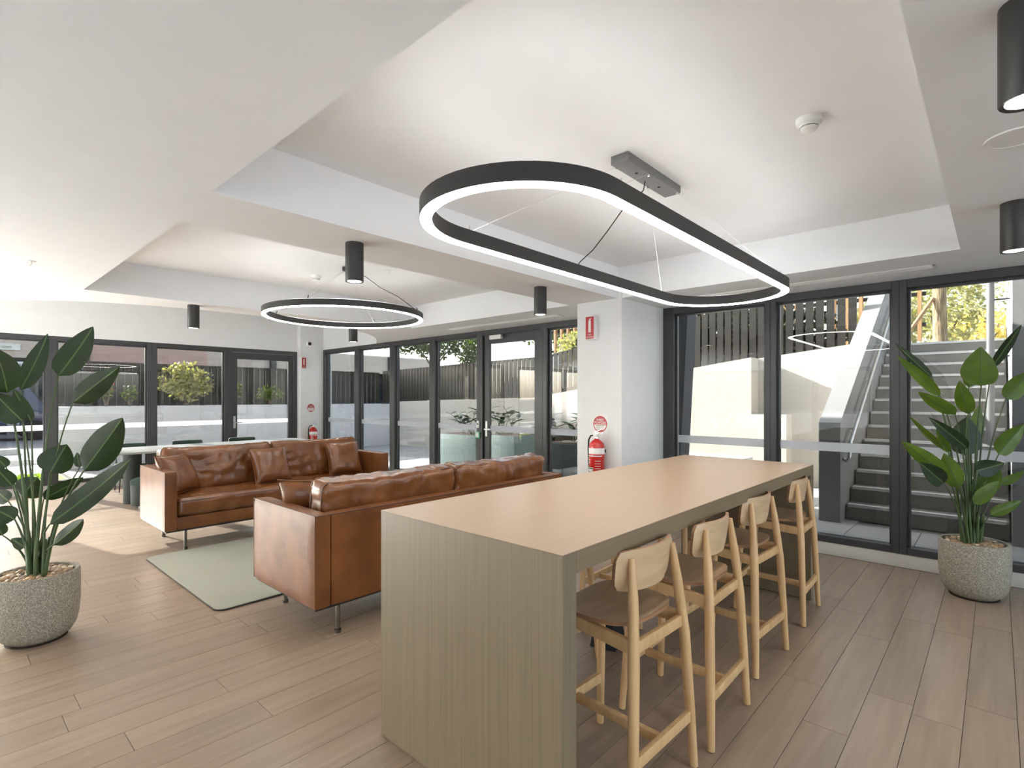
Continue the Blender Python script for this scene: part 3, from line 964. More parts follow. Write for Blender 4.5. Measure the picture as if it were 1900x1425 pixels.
def smoke(u, v, label):
    t = thing('smoke_detector', label, 'smoke detector', (u, v, ZC))
    MB().lathe([(0.0, -0.03), (0.05, -0.03), (0.056, -0.026), (0.058, 0.0)], 28).build('base', 'plastic', t)
    MB().lathe([(0.0, -0.062), (0.026, -0.062), (0.036, -0.056), (0.042, -0.034), (0.042, -0.03), (0, -0.03)], 28).build('sensor_head', 'plastic', t)
    MB().lathe([(0.037, -0.045), (0.0405, -0.045), (0.0405, -0.041), (0.037, -0.041)], 28).build('vent_ring', 'grey_metal', t)
smoke(2.90, 0.68, 'white smoke detector in the coffer above the bar table')
smoke(2.91, 5.62, 'white smoke detector in the coffer above the sofas')
def speaker(u, v, z, label):
    t = thing('ceiling_speaker', label, 'speaker', (u, v, z))
    band([(0.104 * math.cos(6.2832 * i / 36), 0.104 * math.sin(6.2832 * i / 36)) for i in range(36)], [(0.086 * math.cos(6.2832 * i / 36), 0.086 * math.sin(6.2832 * i / 36)) for i in range(36)], -0.006, 0.0).build('bezel', 'plastic', t)
    MB().lathe([(0.0, -0.004), (0.0855, -0.004), (0.0855, 0.0)], 36).build('grille', 'plastic', t)
speaker(2.925, -0.06, ZS, 'round white flush ceiling speaker between two downlights')
speaker(2.90, 5.93, ZC, 'round white flush ceiling speaker in the ring coffer')
def sprinkler(u, v, z, label):
    t = thing('sprinkler_head', label, 'sprinkler', (u, v, z))
    MB().lathe([(0.0, -0.004), (0.035, -0.004), (0.038, 0)], 24).build('escutcheon', 'plastic', t)
    MB().tube([(-0.012, 0, -0.004), (-0.013, 0, -0.025), (0, 0, -0.036), (0.013, 0, -0.025), (0.012, 0, -0.004)], 0.0025, 6).build('yoke', 'plastic', t)
    MB().lathe([(0.0, -0.04), (0.015, -0.04), (0.015, -0.0375), (0, -0.0375)], 16).build('deflector', 'plastic', t)
sprinkler(0.51, 5.43, ZS, 'small white sprinkler head on the plain ceiling beside the ring coffer')
sprinkler(3.34, 1.53, ZC, 'small white sprinkler head beside the oval pendant canopy')
sprinkler(3.315, 4.81, ZC, 'small white sprinkler head in the ring coffer')

# ------------------------------------------------------------------ soft shapes
def rounded_block(sx, sy, sz, r, bulge=0.0, wrinkle=0.0, seed=0, div=(22, 12, 6), sag=0.0, taper=0.0):
    """cushion-like block centred at origin; thick axis is z, bulging on the +-z faces"""
    nx, ny, nz = div
    mb = MB()
    pts, idx = [], {}
    def vid(i, j, k):
        key = (i, j, k)
        if key not in idx:
            x, y, z = (2 * i / nx - 1) * sx, (2 * j / ny - 1) * sy, (2 * k / nz - 1) * sz
            c = Vector((max(-sx + r, min(sx - r, x)), max(-sy + r, min(sy - r, y)), max(-sz + r, min(sz - r, z))))
            d = Vector((x, y, z)) - c
            p = c + (d.normalized() * r if d.length > 1e-9 else d)
            if d.length <= 1e-9:
                p = Vector((x, y, z))
            a, b = p.x / sx, p.y / sy
            env = max(0.0, 1 - a * a) * max(0.0, 1 - b * b)
            p.z += (1 if z > 0 else -1) * bulge * env ** 0.6 * (abs(z) / sz)
            p.y += (1 if y > 0 else -1) * bulge * 0.35 * max(0.0, 1 - a * a) * (abs(y) / sy) ** 3
            if wrinkle:
                q = Vector((p.x * 6 + seed, p.y * 9, p.z * 5 + seed * 3))
                w = abs(noise.noise(q)) - 0.25 + 0.6 * (abs(noise.noise(Vector((p.x * 14 + seed * 2, p.y * 5, p.z * 9)))) - 0.25)
                nrm = Vector((a ** 5, b ** 5, (p.z / sz))).normalized()
                p += nrm * (wrinkle * w)
            if sag:
                p.y += -sag * (1 - a * a) * (0.5 + 0.5 * b)
            idx[key] = len(pts)
            pts.append(p)
        return idx[key]
    fs = []
    for i in range(nx):
        for j in range(ny):
            for k, fl in ((0, True), (nz, False)):
                q = [vid(i, j, k), vid(i + 1, j, k), vid(i + 1, j + 1, k), vid(i, j + 1, k)]
                fs.append(q[::-1] if fl else q)
    for i in range(nx):
        for k in range(nz):
            for j, fl in ((0, False), (ny, True)):
                q = [vid(i, j, k), vid(i + 1, j, k), vid(i + 1, j, k + 1), vid(i, j, k + 1)]
                fs.append(q[::-1] if fl else q)
    for j in range(ny):
        for k in range(nz):
            for i, fl in ((0, True), (nx, False)):
                q = [vid(i, j, k), vid(i, j + 1, k), vid(i, j + 1, k + 1), vid(i, j, k + 1)]
                fs.append(q[::-1] if fl else q)
    mb.add(pts, fs)
    return mb

def outline(sx, sy, r, z, n=6):
    p = []
    for cx, cy, a0 in ((sx - r, sy - r, 0), (-sx + r, sy - r, 90), (-sx + r, -sy + r, 180), (sx - r, -sy + r, 270)):
        for i in range(n + 1):
            a = R(a0 + 90 * i / n)
            p.append((cx + r * math.cos(a), cy + r * math.sin(a), z))
    # extra points along the long sides
    out = []
    for i in range(len(p)):
        a, b = Vector(p[i]), Vector(p[(i + 1) % len(p)])
        m = max(1, int((b - a).length / 0.12))
        out += [a.lerp(b, k / m) for k in range(m)]
    return out

def throw_pillow(loc, yaw, lean, label, size=0.22, thick=0.085, seed=1):
    t = thing('throw_pillow', label, 'pillow', loc, yaw, group='tan leather throw pillows')
    n = 16
    mb = MB()
    vs, fs = [], []
    for side in (1, -1):
        for i in range(n + 1):
            for j in range(n + 1):
                a, b = 2 * i / n - 1, 2 * j / n - 1
                x = a * size * (1 - 0.07 * (1 - b * b))
                z = b * size * (1 - 0.07 * (1 - a * a))
                h = thick * (max(0, 1 - a ** 4) * max(0, 1 - b ** 4)) ** 0.55
                w = 0.008 * noise.noise(Vector((a * 3 + seed, b * 3, side))) * (1 if h > 0.01 else 0)
                w += 0.007 * abs(noise.noise(Vector((a * 8 + seed, b * 8, side)))) * (max(abs(a), abs(b)) ** 3) * (1 if h > 0.01 else 0)
                vs.append((x, side * (h + w), z + size))
    m = n + 1
    for s in range(2):
        for i in range(n):
            for j in range(n):
                q = [s * m * m + i * m + j, s * m * m + (i + 1) * m + j, s * m * m + (i + 1) * m + j + 1, s * m * m + i * m + j + 1]
                fs.append(q if s else q[::-1])
    mb.add(vs, fs)
    mb.move(Matrix.Rotation(lean, 4, 'X'))
    mb.build('cover', 'leather_soft', t, weld=True, angle=70)
    ed = []
    for (a0, b0, a1, b1) in ((-1, -1, 1, -1), (1, -1, 1, 1), (1, 1, -1, 1), (-1, 1, -1, -1)):
        for k in range(n):
            a, b = a0 + (a1 - a0) * k / n, b0 + (b1 - b0) * k / n
            ed.append(Matrix.Rotation(lean, 4, 'X') @ Vector((a * size * (1 - 0.07 * (1 - b * b)), 0, b * size * (1 - 0.07 * (1 - a * a)) + size)))
    MB().tube(ed, 0.0045, 6, closed=True).build('piping', 'leather', t)
    return t

def make_sofa(label, loc, rz, half):
    """front faces local -y; half = half length"""
    t = thing('leather_sofa', label, 'sofa', loc, rz)
    H0, H1, D, A = 0.21, 0.785, 0.45, 0.112
    for s in (-1, 1):
        arm = rounded_block((A) / 2, D, (H1 - H0) / 2, 0.018, div=(4, 20, 14), wrinkle=0.003, seed=s + 3)
        arm.move(Matrix.Translation((s * (half - A / 2), 0, (H0 + H1) / 2)))
        o = arm.build('arm', 'leather', t, angle=60)
        z = H1 - 0.004
        x0, x1 = s * (half - 0.006), s * (half - A + 0.006)
        MB().tube([(x0, -D + 0.006, H0 + 0.01), (x0, -D + 0.006, z), (x0, D - 0.006, z)], 0.004, 6).build('piping', 'piping', o)
    back = rounded_block(half - A + 0.002, 0.055, (H1 - H0) / 2, 0.016, div=(30, 4, 12), wrinkle=0.003, seed=9)
    back.move(Matrix.Translation((0, D - 0.055, (H0 + H1) / 2)))
    bo = back.build('back_panel', 'leather', t, angle=60)
    MB().tube([(-half + 0.01, D - 0.004, H1 - 0.006), (half - 0.01, D - 0.004, H1 - 0.006)], 0.004, 6).build('piping', 'piping', bo)
    MB().box(-half + A, half - A, -D + 0.03, D - 0.11, H0 + 0.002, 0.335).build('seat_rail', 'leather', t, bevel=0.012)
    MB().box(-half + 0.02, half - 0.02, -D + 0.03, D - 0.02, H0 - 0.012, H0 + 0.004).build('base_board', 'rubber', t)
    w = half - A - 0.004
    sc = rounded_block(w, 0.375, 0.088, 0.045, bulge=0.018, wrinkle=0.014, seed=4, div=(90, 26, 6))
    sc.move(Matrix.Translation((0, -D + 0.02 + 0.375, 0.335 + 0.09)))
    so = sc.build('seat_cushion', 'leather_soft', t, angle=80)
    for z in (0.335 + 0.028, 0.335 + 0.152):
        MB().tube([p + Vector((0, -D + 0.395, 0)) for p in outline(w - 0.002, 0.373, 0.03, z)], 0.004, 6, closed=True).build('piping', 'piping', so)
    cw = w / 2 - 0.004
    for s in (-1, 1):
        bc = rounded_block(cw, 0.235, 0.10, 0.05, bulge=0.028, wrinkle=0.024, seed=11 + s * 3, div=(52, 26, 6), sag=0.02)
        # local: x length, y height, z thickness (front = -y of sofa)
        mt = Matrix.Translation((s * (cw + 0.004), D - 0.235, 0.735)) @ Matrix.Rotation(R(82), 4, 'X')
        bc.move(mt)
        co = bc.build('back_cushion', 'leather_soft', t, angle=80)
        for zz in (-0.07, 0.07):
            pp = []
            for p in outline(cw - 0.004, 0.231, 0.05, zz):
                a, b = p.x / cw, p.y / 0.235
                q = Vector(p)
                q.y += -0.02 * (1 - a * a) * (0.5 + 0.5 * b)
                pp.append(mt @ q)
            MB().tube(pp, 0.0045, 6, closed=True).build('piping', 'piping', co)
    for sx in (-1, 1):
        for sy in (-1, 1):
            lg = MB().tube([(sx * (half - 0.2), sy * (D - 0.08), 0.0), (sx * (half - 0.2), sy * (D - 0.08), H0 - 0.008)], 0.0135, 14)
            lg.tube([(sx * (half - 0.2), sy * (D - 0.08), 0.0), (sx * (half - 0.2), sy * (D - 0.08), 0.022)], 0.02, 14)
            lg.build('leg', 'leg_metal', t)
    return t
make_sofa('tan leather sofa facing the viewer, backed onto the dining table', (2.765, 6.30, 0), 0.0, 1.26)
make_sofa('tan leather sofa with its back turned to the bar table', (2.80, 3.485, 0), math.pi, 1.24)
SEAT = 0.515
throw_pillow((1.80, 6.20, SEAT + 0.006), R(38), R(-26), 'tan leather throw pillow leaning in the left arm corner of far sofa', seed=2)
throw_pillow((2.67, 6.12, SEAT + 0.006), R(4), R(-24), 'tan leather throw pillow at the middle of the far sofa', seed=5)
throw_pillow((3.60, 6.16, SEAT + 0.006), R(-6), R(-22), 'tan leather throw pillow at the courtyard end of the far sofa', seed=8)
throw_pillow((1.86, 3.60, SEAT + 0.006), R(180 - 40), R(-18), 'tan leather throw pillow on the sofa that backs the bar table', seed=12)

# rug
rg = thing('area_rug', 'sage grey flat woven rug on the floor between the sofas', 'rug', (2.85, 4.94, 0))
pl = [(p.x, p.y) for p in outline(1.50, 0.92, 0.07, 0)]
MB().prism(pl, 0.001, 0.014).build('rug_field', 'rug', rg, bevel=0.003, seg=1)
MB().tube([Vector((x, y, 0.006)) for x, y in pl], 0.006, 6, closed=True).build('binding', 'rug_edge', rg)

# ------------------------------------------------------------------ bar table
TH = 1.0
t = thing('bar_table', 'long high timber laminate bar table with waterfall ends', 'table', (2.91, 1.52, 0))
hx, hy, th = 1.558, 0.503, 0.075
MB().box(-hx, hx, -hy, hy, TH - 0.0015, TH).build('top_sheet', 'lam_h_lit', t, smooth=False)
MB().box(-hx + th + 0.0005, hx - th - 0.0005, -hy, hy, TH - th, TH - 0.0015).build('top_slab', 'lam_e_shade', t, bevel=0.001, seg=1)
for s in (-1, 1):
    MB().box(s * hx, s * (hx - th), -hy, hy, 0.004, TH - 0.0015).build('end_panel', 'lam_v_shade', t, bevel=0.0015, seg=1)
    MB().box(s * (hx - 0.006), s * (hx - th + 0.006), -hy + 0.006, hy - 0.006, 0, 0.004).build('floor_pad', 'rubber', t)
# black outlet box under the table with leads
t = thing('power_box', 'black floor power box with white leads under the bar table', 'power box', (2.80, 1.76, 0), R(12))
pb = MB()
pb.add([(-0.1, -0.08, 0), (0.1, -0.08, 0), (0.1, 0.08, 0), (-0.1, 0.08, 0), (-0.07, -0.055, 0.17), (0.07, -0.055, 0.17), (0.07, 0.055, 0.17), (-0.07, 0.055, 0.17)],
       [(0, 3, 2, 1), (4, 5, 6, 7), (0, 1, 5, 4), (1, 2, 6, 5), (2, 3, 7, 6), (3, 0, 4, 7)])
pb.build('housing', 'rubber', t, bevel=0.006)
for k, x in enumerate((-0.035, 0.03)):
    MB().box(x - 0.022, x + 0.022, -0.03, 0.02, 0.17, 0.20).build('plug', 'plastic', t, bevel=0.005)
    MB().tube([(x, 0, 0.2), (x, 0.02, 0.26), (x + 0.02, 0.05, 0.34), (x + 0.01, 0.09, 0.3), (0.02, 0.12, 0.1), (0.03, 0.2, 0.006)], 0.004, 6).build('lead', 'plastic', t)

# ------------------------------------------------------------------ bar stools
def make_stool():
    """faces local +y (toward the table); origin on the floor at the centre of the seat"""
    t = thing('bar_stool', 'stool', 'bar stool', group='ash bar stools around the high table')
    SH = 0.665
    # seat: dished plywood with rounded trapezoid outline
    n = 40
    def out(a):
        c, s = math.cos(a), math.sin(a)
        e = 0.45
        x = 0.212 * math.copysign(abs(c) ** e, c)
        y = 0.195 * math.copysign(abs(s) ** e, s)
        x *= 1 - 0.10 * (y / 0.195 < 0) * abs(y / 0.195)
        return x, y
    rings = 5
    vs, fs = [], []
    for lay, dz in ((0, 0.0), (1, -0.016)):
        for k in range(rings + 1):
            for i in range(n):
                x, y = out(2 * math.pi * i / n)
                f = k / rings
                x, y = x * f, y * f
                z = SH + dz + 0.022 * (x / 0.212) ** 2 - 0.006 + 0.018 * max(0, -y / 0.195) ** 3 - 0.012 * max(0, y / 0.195) ** 3
                vs.append((x, y, z))
    m = (rings + 1) * n
    for lay in range(2):
        for k in range(rings):
            for i in range(n):
                q = [lay * m + k * n + i, lay * m + k * n + (i + 1) % n, lay * m + (k + 1) * n + (i + 1) % n, lay * m + (k + 1) * n + i]
                fs.append(q if lay == 0 else q[::-1])
    mb = MB()
    mb.add(vs, fs)
    so = mb.build('seat', 'ash_seat', t, weld=True, angle=50)
    ev = []
    for i in range(n):
        ev.append(vs[rings * n + i])
    mb = MB()
    for i in range(n):
        a, b = Vector(vs[rings * n + i]), Vector(vs[rings * n + (i + 1) % n])
        c, d = Vector(vs[m + rings * n + (i + 1) % n]), Vector(vs[m + rings * n + i])
        mb.add([a, b, c, d], [(0, 3, 2, 1)])
    mb.build('seat_edge', 'ply_edge', so, weld=True, angle=50)
    # backrest: bent plywood panel leaning back
    nx, nz = 16, 6
    W, Z0, Z1 = 0.212, 0.785, 0.945
    vs, fs = [], []
    for lay in (0, 1):
        for i in range(nx + 1):
            for k in range(nz + 1):
                a, c = 2 * i / nx - 1, k / nz
                rr = 1 - 0.12 * (abs(2 * c - 1) ** 5)
                x = a * W * rr * (1 - 0.06 * (1 - c))
                y = -0.195 + 0.052 * a * a - 0.02 * (c - 0.5) - lay * 0.013
                z = Z0 + (Z1 - Z0) * (c * (1 - 0.10 * abs(a) ** 6) + 0.05 * abs(a) ** 6)
                vs.append((x, y, z))
    m = (nx + 1) * (nz + 1)
    ix = lambda l, i, k: l * m + i * (nz + 1) + k
    for i in range(nx):
        for k in range(nz):
            fs.append((ix(0, i, k), ix(0, i, k + 1), ix(0, i + 1, k + 1), ix(0, i + 1, k)))
            fs.append((ix(1, i, k), ix(1, i + 1, k), ix(1, i + 1, k + 1), ix(1, i, k + 1)))
    mb = MB()
    mb.add(vs, fs)
    bo = mb.build('backrest', 'ash_seat', t, angle=50)
    mb = MB()
    loop = [(i, 0) for i in range(nx)] + [(nx, k) for k in range(nz)] + [(i, nz) for i in range(nx, 0, -1)] + [(0, k) for k in range(nz, 0, -1)]
    for q in range(len(loop)):
        (i, k), (i2, k2) = loop[q], loop[(q + 1) % len(loop)]
        mb.add([vs[ix(0, i, k)], vs[ix(0, i2, k2)], vs[ix(1, i2, k2)], vs[ix(1, i, k)]], [(0, 1, 2, 3)])
    mb.build('backrest_edge', 'ply_edge', bo, weld=True, angle=50)
    for s in (-1, 1):
        # rear leg runs up to carry the backrest
        path = [(s * 0.232, -0.245, 0.004), (s * 0.214, -0.236, 0.25), (s * 0.192, -0.224, 0.55), (s * 0.166, -0.206, 0.77), (s * 0.150, -0.191, 0.915)]
        lo = MB().tube(path, [0.0165, 0.0195, 0.0215, 0.0195, 0.012], 12).build('leg', 'ash', t)
        MB().tube([(s * 0.232, -0.245, 0.0), (s * 0.232, -0.245, 0.005)], 0.012, 10).build('glide', 'rubber', lo)
        path = [(s * 0.205, 0.195, 0.004), (s * 0.185, 0.178, 0.30), (s * 0.158, 0.155, 0.645)]
        lo = MB().tube(path, [0.0155, 0.019, 0.020], 12).build('leg', 'ash', t)
        MB().tube([(s * 0.205, 0.195, 0.0), (s * 0.205, 0.195, 0.005)], 0.012, 10).build('glide', 'rubber', lo)
        # seat bearer from front leg to rear leg
        MB().bar((s * 0.155, 0.165, 0.628), (s * 0.186, -0.215, 0.612), 0.022, 0.05).build('seat_bearer', 'ash', t, bevel=0.004)
    MB().bar((-0.186, -0.215, 0.605), (0.186, -0.215, 0.605), 0.02, 0.045).build('apron', 'ash', t, bevel=0.004)
    MB().bar((-0.214, -0.236, 0.215), (0.214, -0.236, 0.215), 0.02, 0.044).build('rear_rail', 'ash', t, bevel=0.003)
    MB().bar((-0.192, 0.183, 0.225), (0.192, 0.183, 0.225), 0.022, 0.044).build('foot_rail', 'ash', t, bevel=0.003)
    MB().bar((0.0, -0.228, 0.205), (0.0, 0.175, 0.212), 0.024, 0.036).build('stretcher', 'ash', t, bevel=0.003)
    return t
st0 = make_stool()
first = True
ords = ('first', 'second', 'third', 'fourth')
near = [(4.08, 1.19, 2), (3.22, 1.185, -3), (2.46, 1.145, 1), (1.875, 1.165, -2)]
far = [(4.0, 1.90, 180), (3.30, 1.91, 182), (2.40, 1.90, 178), (1.87, 1.92, 183)]
for side, spots in (('plant', near), ('sofa', far)):
    for k, (u, v, a) in enumerate(spots):
        o = st0 if first else copy_tree(st0)
        first = False
        o.location = (u, v, 0)
        o.rotation_euler = (0, 0, R(a))
        o['label'] = 'pale ash bar stool on the %s side, %s from the stair windows' % ('open floor' if side == 'plant' else 'sofa', ords[k])

# ------------------------------------------------------------------ dining table and chairs by the street windows
t = thing('dining_table', 'long grey dining table on dark green drum legs behind the far sofa', 'table', (3.15, 9.42, 0))
pl = [(p.x, p.y) for p in outline(1.55, 0.50, 0.16, 0)]
MB().prism(pl, 0.705, 0.735).build('table_top', 'table_grey', t, bevel=0.006)
for s in (-1, 1):
    MB().lathe([(0.11, 0.0), (0.11, 0.705)], 32, (s * 1.20, -0.30, 0)).build('drum_leg', 'green_dark', t)
def make_chair():
    t = thing('dining_chair', 'chair', 'chair', group='green dining chairs')
    # faces +y toward the table
    MB().lathe([(0.0, 0.47), (0.16, 0.465), (0.205, 0.45), (0.215, 0.43), (0.215, 0.40), (0.20, 0.385), (0.0, 0.385)], 32).build('seat', 'green_vel', t)
    for sx in (-1, 1):
        for sy in (-1, 1):
            lo = MB().tube([(sx * 0.17, sy * 0.15, 0.03), (sx * 0.15, sy * 0.13, 0.39)], 0.009, 8).build('leg', 'black', t)
            MB().tube([(sx * 0.17, sy * 0.15, 0.0), (sx * 0.17, sy * 0.15, 0.032)], 0.011, 8).build('leg_tip', 'chrome', lo)
        MB().tube([(sx * 0.15, -0.14, 0.40), (sx * 0.15, -0.19, 0.60), (sx * 0.15, -0.195, 0.70)], 0.009, 8).build('back_post', 'black', t)
    bc = rounded_block(0.23, 0.075, 0.025, 0.024, div=(20, 8, 4))
    bc.move(Matrix.Translation((0, -0.185, 0.69)) @ Matrix.Rotation(R(90), 4, 'X'))
    bc.v = [(x, y + 0.06 * (x / 0.23) ** 2, z) for x, y, z in bc.v]
    bo = bc.build('backrest', 'green_vel', t, angle=60)
    MB().tube([(x, -0.185 + 0.06 * (x / 0.23) ** 2 - 0.026, 0.69 + y) for x, y, z in [(p.x, p.y, 0) for p in outline(0.228, 0.073, 0.024, 0)]], 0.004, 6, closed=True).build('piping', 'plastic', bo)
    return t
ch0 = make_chair()
spots = [(2.52, 8.70, 0, 'green dining chair at the sofa side, nearest the table end by the tall plant'),
         (3.15, 8.74, 0, 'green dining chair at the sofa side, middle of the table'),
         (4.0, 8.74, 0, 'green dining chair at the sofa side, nearest the courtyard windows'),
         (2.15, 10.2, 180, 'green dining chair against the street windows, at the tall plant end'),
         (3.0, 10.2, 180, 'green dining chair against the street windows, middle of the table'),
         (3.9, 10.2, 180, 'green dining chair against the street windows, nearest the street door')]
for k, (u, v, a, lb) in enumerate(spots):
    o = ch0 if k == 0 else copy_tree(ch0)
    o.location = (u, v, 0)
    o.rotation_euler = (0, 0, R(a))
    o['label'] = lb
pf = thing('drum_ottoman', 'dark green drum ottoman with padded top beside the dining table', 'ottoman', (2.03, 8.72, 0))
MB().lathe([(0.0, 0.40), (0.13, 0.395), (0.185, 0.37), (0.195, 0.34), (0.19, 0.31), (0.0, 0.31)], 32).build('padded_top', 'green_vel', pf)
MB().lathe([(0.0, 0.03), (0.182, 0.03), (0.188, 0.31), (0.0, 0.31)], 32).build('drum', 'green_dark', pf)
for k in range(4):
    a = R(45 + 90 * k)
    MB().lathe([(0.014, 0), (0.014, 0.03)], 12, (0.15 * math.cos(a), 0.15 * math.sin(a), 0)).build('foot', 'chrome', pf)

# ------------------------------------------------------------------ fire safety and security
def extinguisher(loc, rz, label):
    """wall behind is at local y=+0.10; faces -y"""
    t = thing('fire_extinguisher', label, 'fire extinguisher', loc, rz)
    r = 0.082
    cyl = MB().lathe([(0.0, 0.0), (r - 0.01, 0.0), (r, 0.012), (r, 0.36), (r * 0.92, 0.395), (r * 0.6, 0.425), (0.03, 0.437), (0.022, 0.45), (0, 0.45)], 36).build('cylinder', 'red', t)
    MB().lathe([(r + 0.0008, 0.29), (r + 0.0008, 0.352)], 36).build('white_band', 'sign_white', cyl)
    # printed label wrapped around the front
    def wrap(a0, a1, z0, z1, rr, n=14):
        mb = MB()
        vs = []
        for i in range(n + 1):
            a = R(a0 + (a1 - a0) * i / n)
            vs += [(rr * math.sin(a), -rr * math.cos(a), z0), (rr * math.sin(a), -rr * math.cos(a), z1)]
        mb.add(vs, [(2 * i, 2 * i + 2, 2 * i + 3, 2 * i + 1) for i in range(n)])
        return mb
    wrap(-75, 75, 0.265, 0.275, r + 0.001).build('label_line', 'sign_white', cyl)
    wrap(-62, 8, 0.05, 0.15, r + 0.001).build('pictogram_border', 'sign_white', cyl)
    wrap(-59, 5, 0.055, 0.145, r + 0.0016).build('pictogram_panel', 'green_print', cyl)
    for i in range(4):
        for j in range(2):
            wrap(-54 + 14.5 * i, -54 + 14.5 * i + 10, 0.064 + 0.042 * j, 0.064 + 0.042 * j + 0.028, r + 0.0022, 3).build('pictogram', 'sign_white', cyl)
    for j, (z, w) in enumerate(((0.245, 24), (0.228, 40), (0.205, 40), (0.19, 30))):
        wrap(-60, -60 + w, z - 0.004, z + 0.004, r + 0.0014, 6).build('label_line', 'sign_white', cyl)
    for j in range(7):
        wrap(20, 62, 0.06 + 0.026 * j, 0.064 + 0.026 * j, r + 0.0014, 6).build('label_line', 'sign_white', cyl)
    va = MB().lathe([(0.022, 0.45), (0.022, 0.475), (0.016, 0.485), (0.016, 0.5), (0, 0.5)], 20)
    va.tube([(-0.035, -0.005, 0.482), (0.02, -0.005, 0.482)], 0.011, 10)
    va.build('valve', 'chrome', t)
    MB().lathe([(0.0, 0.0), (0.019, 0.0), (0.019, 0.012), (0, 0.012)], 18, (0.0, -0.03, 0.482), Matrix.Rotation(R(90), 3, 'X')).build('gauge', 'sign_white', t)
    MB().bar((-0.01, 0, 0.503), (0.085, 0, 0.512), 0.02, 0.008).build('carry_handle', 'chrome', t, bevel=0.002)
    MB().bar((-0.02, 0, 0.515), (0.085, 0, 0.56), 0.02, 0.006).build('lever', 'chrome', t, bevel=0.002)
    MB().tube([(0.05 + 0.014 * math.cos(a), -0.014, 0.50 + 0.014 * math.sin(a)) for a in (2 * math.pi * i / 12 for i in range(12))], 0.002, 6, closed=True).build('safety_pin', 'chrome', t)
    MB().tube([(-0.035, -0.005, 0.482), (-0.075, 0, 0.475), (-0.1, 0.0, 0.43), (-0.104, 0.0, 0.35), (-0.1, 0.0, 0.2), (-0.09, 0.0, 0.12)], [0.009, 0.009, 0.009, 0.009, 0.009, 0.012], 10).build('hose', 'rubber', t)
    MB().box(-0.02, 0.02, 0.08, 0.10, 0.02, 0.4).box(-0.06, 0.06, 0.076, 0.084, 0.30, 0.33).build('wall_bracket', 'rubber', t)
    return t

def pictogram_sign(loc, rz, w, h, d, label):
    t = thing('extinguisher_sign', label, 'sign', loc, rz)
    bo = MB().box(-w / 2, w / 2, 0, d, 0, h).build('sign_box', 'sign_white', t, bevel=0.002)
    MB().box(-w / 2 + 0.006, w / 2 - 0.006, -0.0015, 0.0, 0.006, h - 0.006).build('red_panel', 'sign_red', t, smooth=False)
    ic = MB()
    cx = 0.0
    bw_ = w * 0.13
    ic.box(cx - bw_, cx + bw_, -0.003, -0.0015, h * 0.30, h * 0.80)
    ic.box(cx - bw_ * 0.6, cx + bw_ * 0.6, -0.003, -0.0015, h * 0.80, h * 0.86)
    ic.box(cx - bw_ * 0.25, cx + bw_ * 1.3, -0.003, -0.0015, h * 0.86, h * 0.90)
    ic.build('extinguisher_symbol', 'sign_white', t, smooth=False)
    for body, z, s in (('FIRE', 0.20, 0.16), ('EXTINGUISHER', 0.10, 0.105)):
        tm = text_mb(body, w * s * 1.15, 0.001)
        tm.move(Matrix.Translation((0, -0.0022, h * z)) @ Matrix.Rotation(R(90), 4, 'X'))
        tm.build('lettering', 'sign_white', t, smooth=False)
    return t

def powder_sign(loc, rz, label, s=0.19):
    t = thing('powder_sign', label, 'sign', loc, rz)
    MB().box(-s / 2, s / 2, -0.003, 0.0, 0, s * 1.06).build('backing_plate', 'sign_white', t, bevel=0.0008, seg=1)
    cz, r = s * 0.53, s * 0.46
    rot = Matrix.Rotation(R(90), 3, 'X')
    MB().lathe([(0, 0.003), (r, 0.003), (r, 0.004), (0, 0.004)], 40, (0, 0, cz), rot).build('red_disc', 'sign_red', t)
    # white lower half
    pts = [(r * 0.88 * math.cos(a), r * 0.88 * math.sin(a)) for a in (math.pi + math.pi * (0.02 + 0.96 * i / 24) for i in range(25))]
    pts = [(x, min(y, -r * 0.05)) for x, y in pts if y > -r * 0.74] 
    mb = MB().prism(pts, 0.004, 0.0046)
    mb.move(Matrix.Translation((0, 0, cz)) @ Matrix.Rotation(R(90), 4, 'X'))
    mb.build('white_field', 'sign_white', t, smooth=False)
    for body, z, sz in (('A:B(E)', 0.52, 0.40), ('POWDER', 0.16, 0.40)):
        tm = text_mb(body, r * sz, 0.0008)
        tm.move(Matrix.Translation((0, -0.0046, cz + r * z)) @ Matrix.Rotation(R(90), 4, 'X'))
        tm.build('lettering', 'sign_white', t, smooth=False)
    for j, w in enumerate((0.62, 0.55, 0.58, 0.25)):
        z = cz - r * (0.18 + 0.15 * j)
        MB().box(-r * w, r * w, -0.0052, -0.0046, z - 0.0016, z + 0.0016).build('small_print_line', 'print', t, smooth=False)
    return t
FACE_U = R(-90)   # local -y turned to world -u
extinguisher((4.75, 3.125, 0.62), FACE_U, 'red fire extinguisher mounted on the white pillar by the bar table')
extinguisher((5.50, 10.75, 0.43), 0.0, 'red fire extinguisher mounted on the corner pier behind the far sofa')
pictogram_sign((4.79, 3.24, 2.128), FACE_U, 0.115, 0.25, 0.06, 'red fire extinguisher sign high on the white pillar')
pictogram_sign((5.32, 10.80, 2.12), 0.0, 0.10, 0.23, 0.05, 'red fire extinguisher sign on the corner pier')
powder_sign((4.85, 3.145, 1.117), FACE_U, 'round red powder sign above the pillar extinguisher')
powder_sign((5.497, 10.85, 1.185), 0.0, 'round red powder sign above the corner pier extinguisher', 0.18)
t = thing('security_camera', 'small white dome security camera high on the corner pier', 'camera', (5.455, 10.85, 2.65))
rot = Matrix.Rotation(R(90), 3, 'X')
MB().lathe([(0.0, 0.0), (0.062, 0.0), (0.06, 0.02), (0.045, 0.034), (0, 0.034)], 28, (0, 0, 0), rot).build('housing', 'plastic', t)
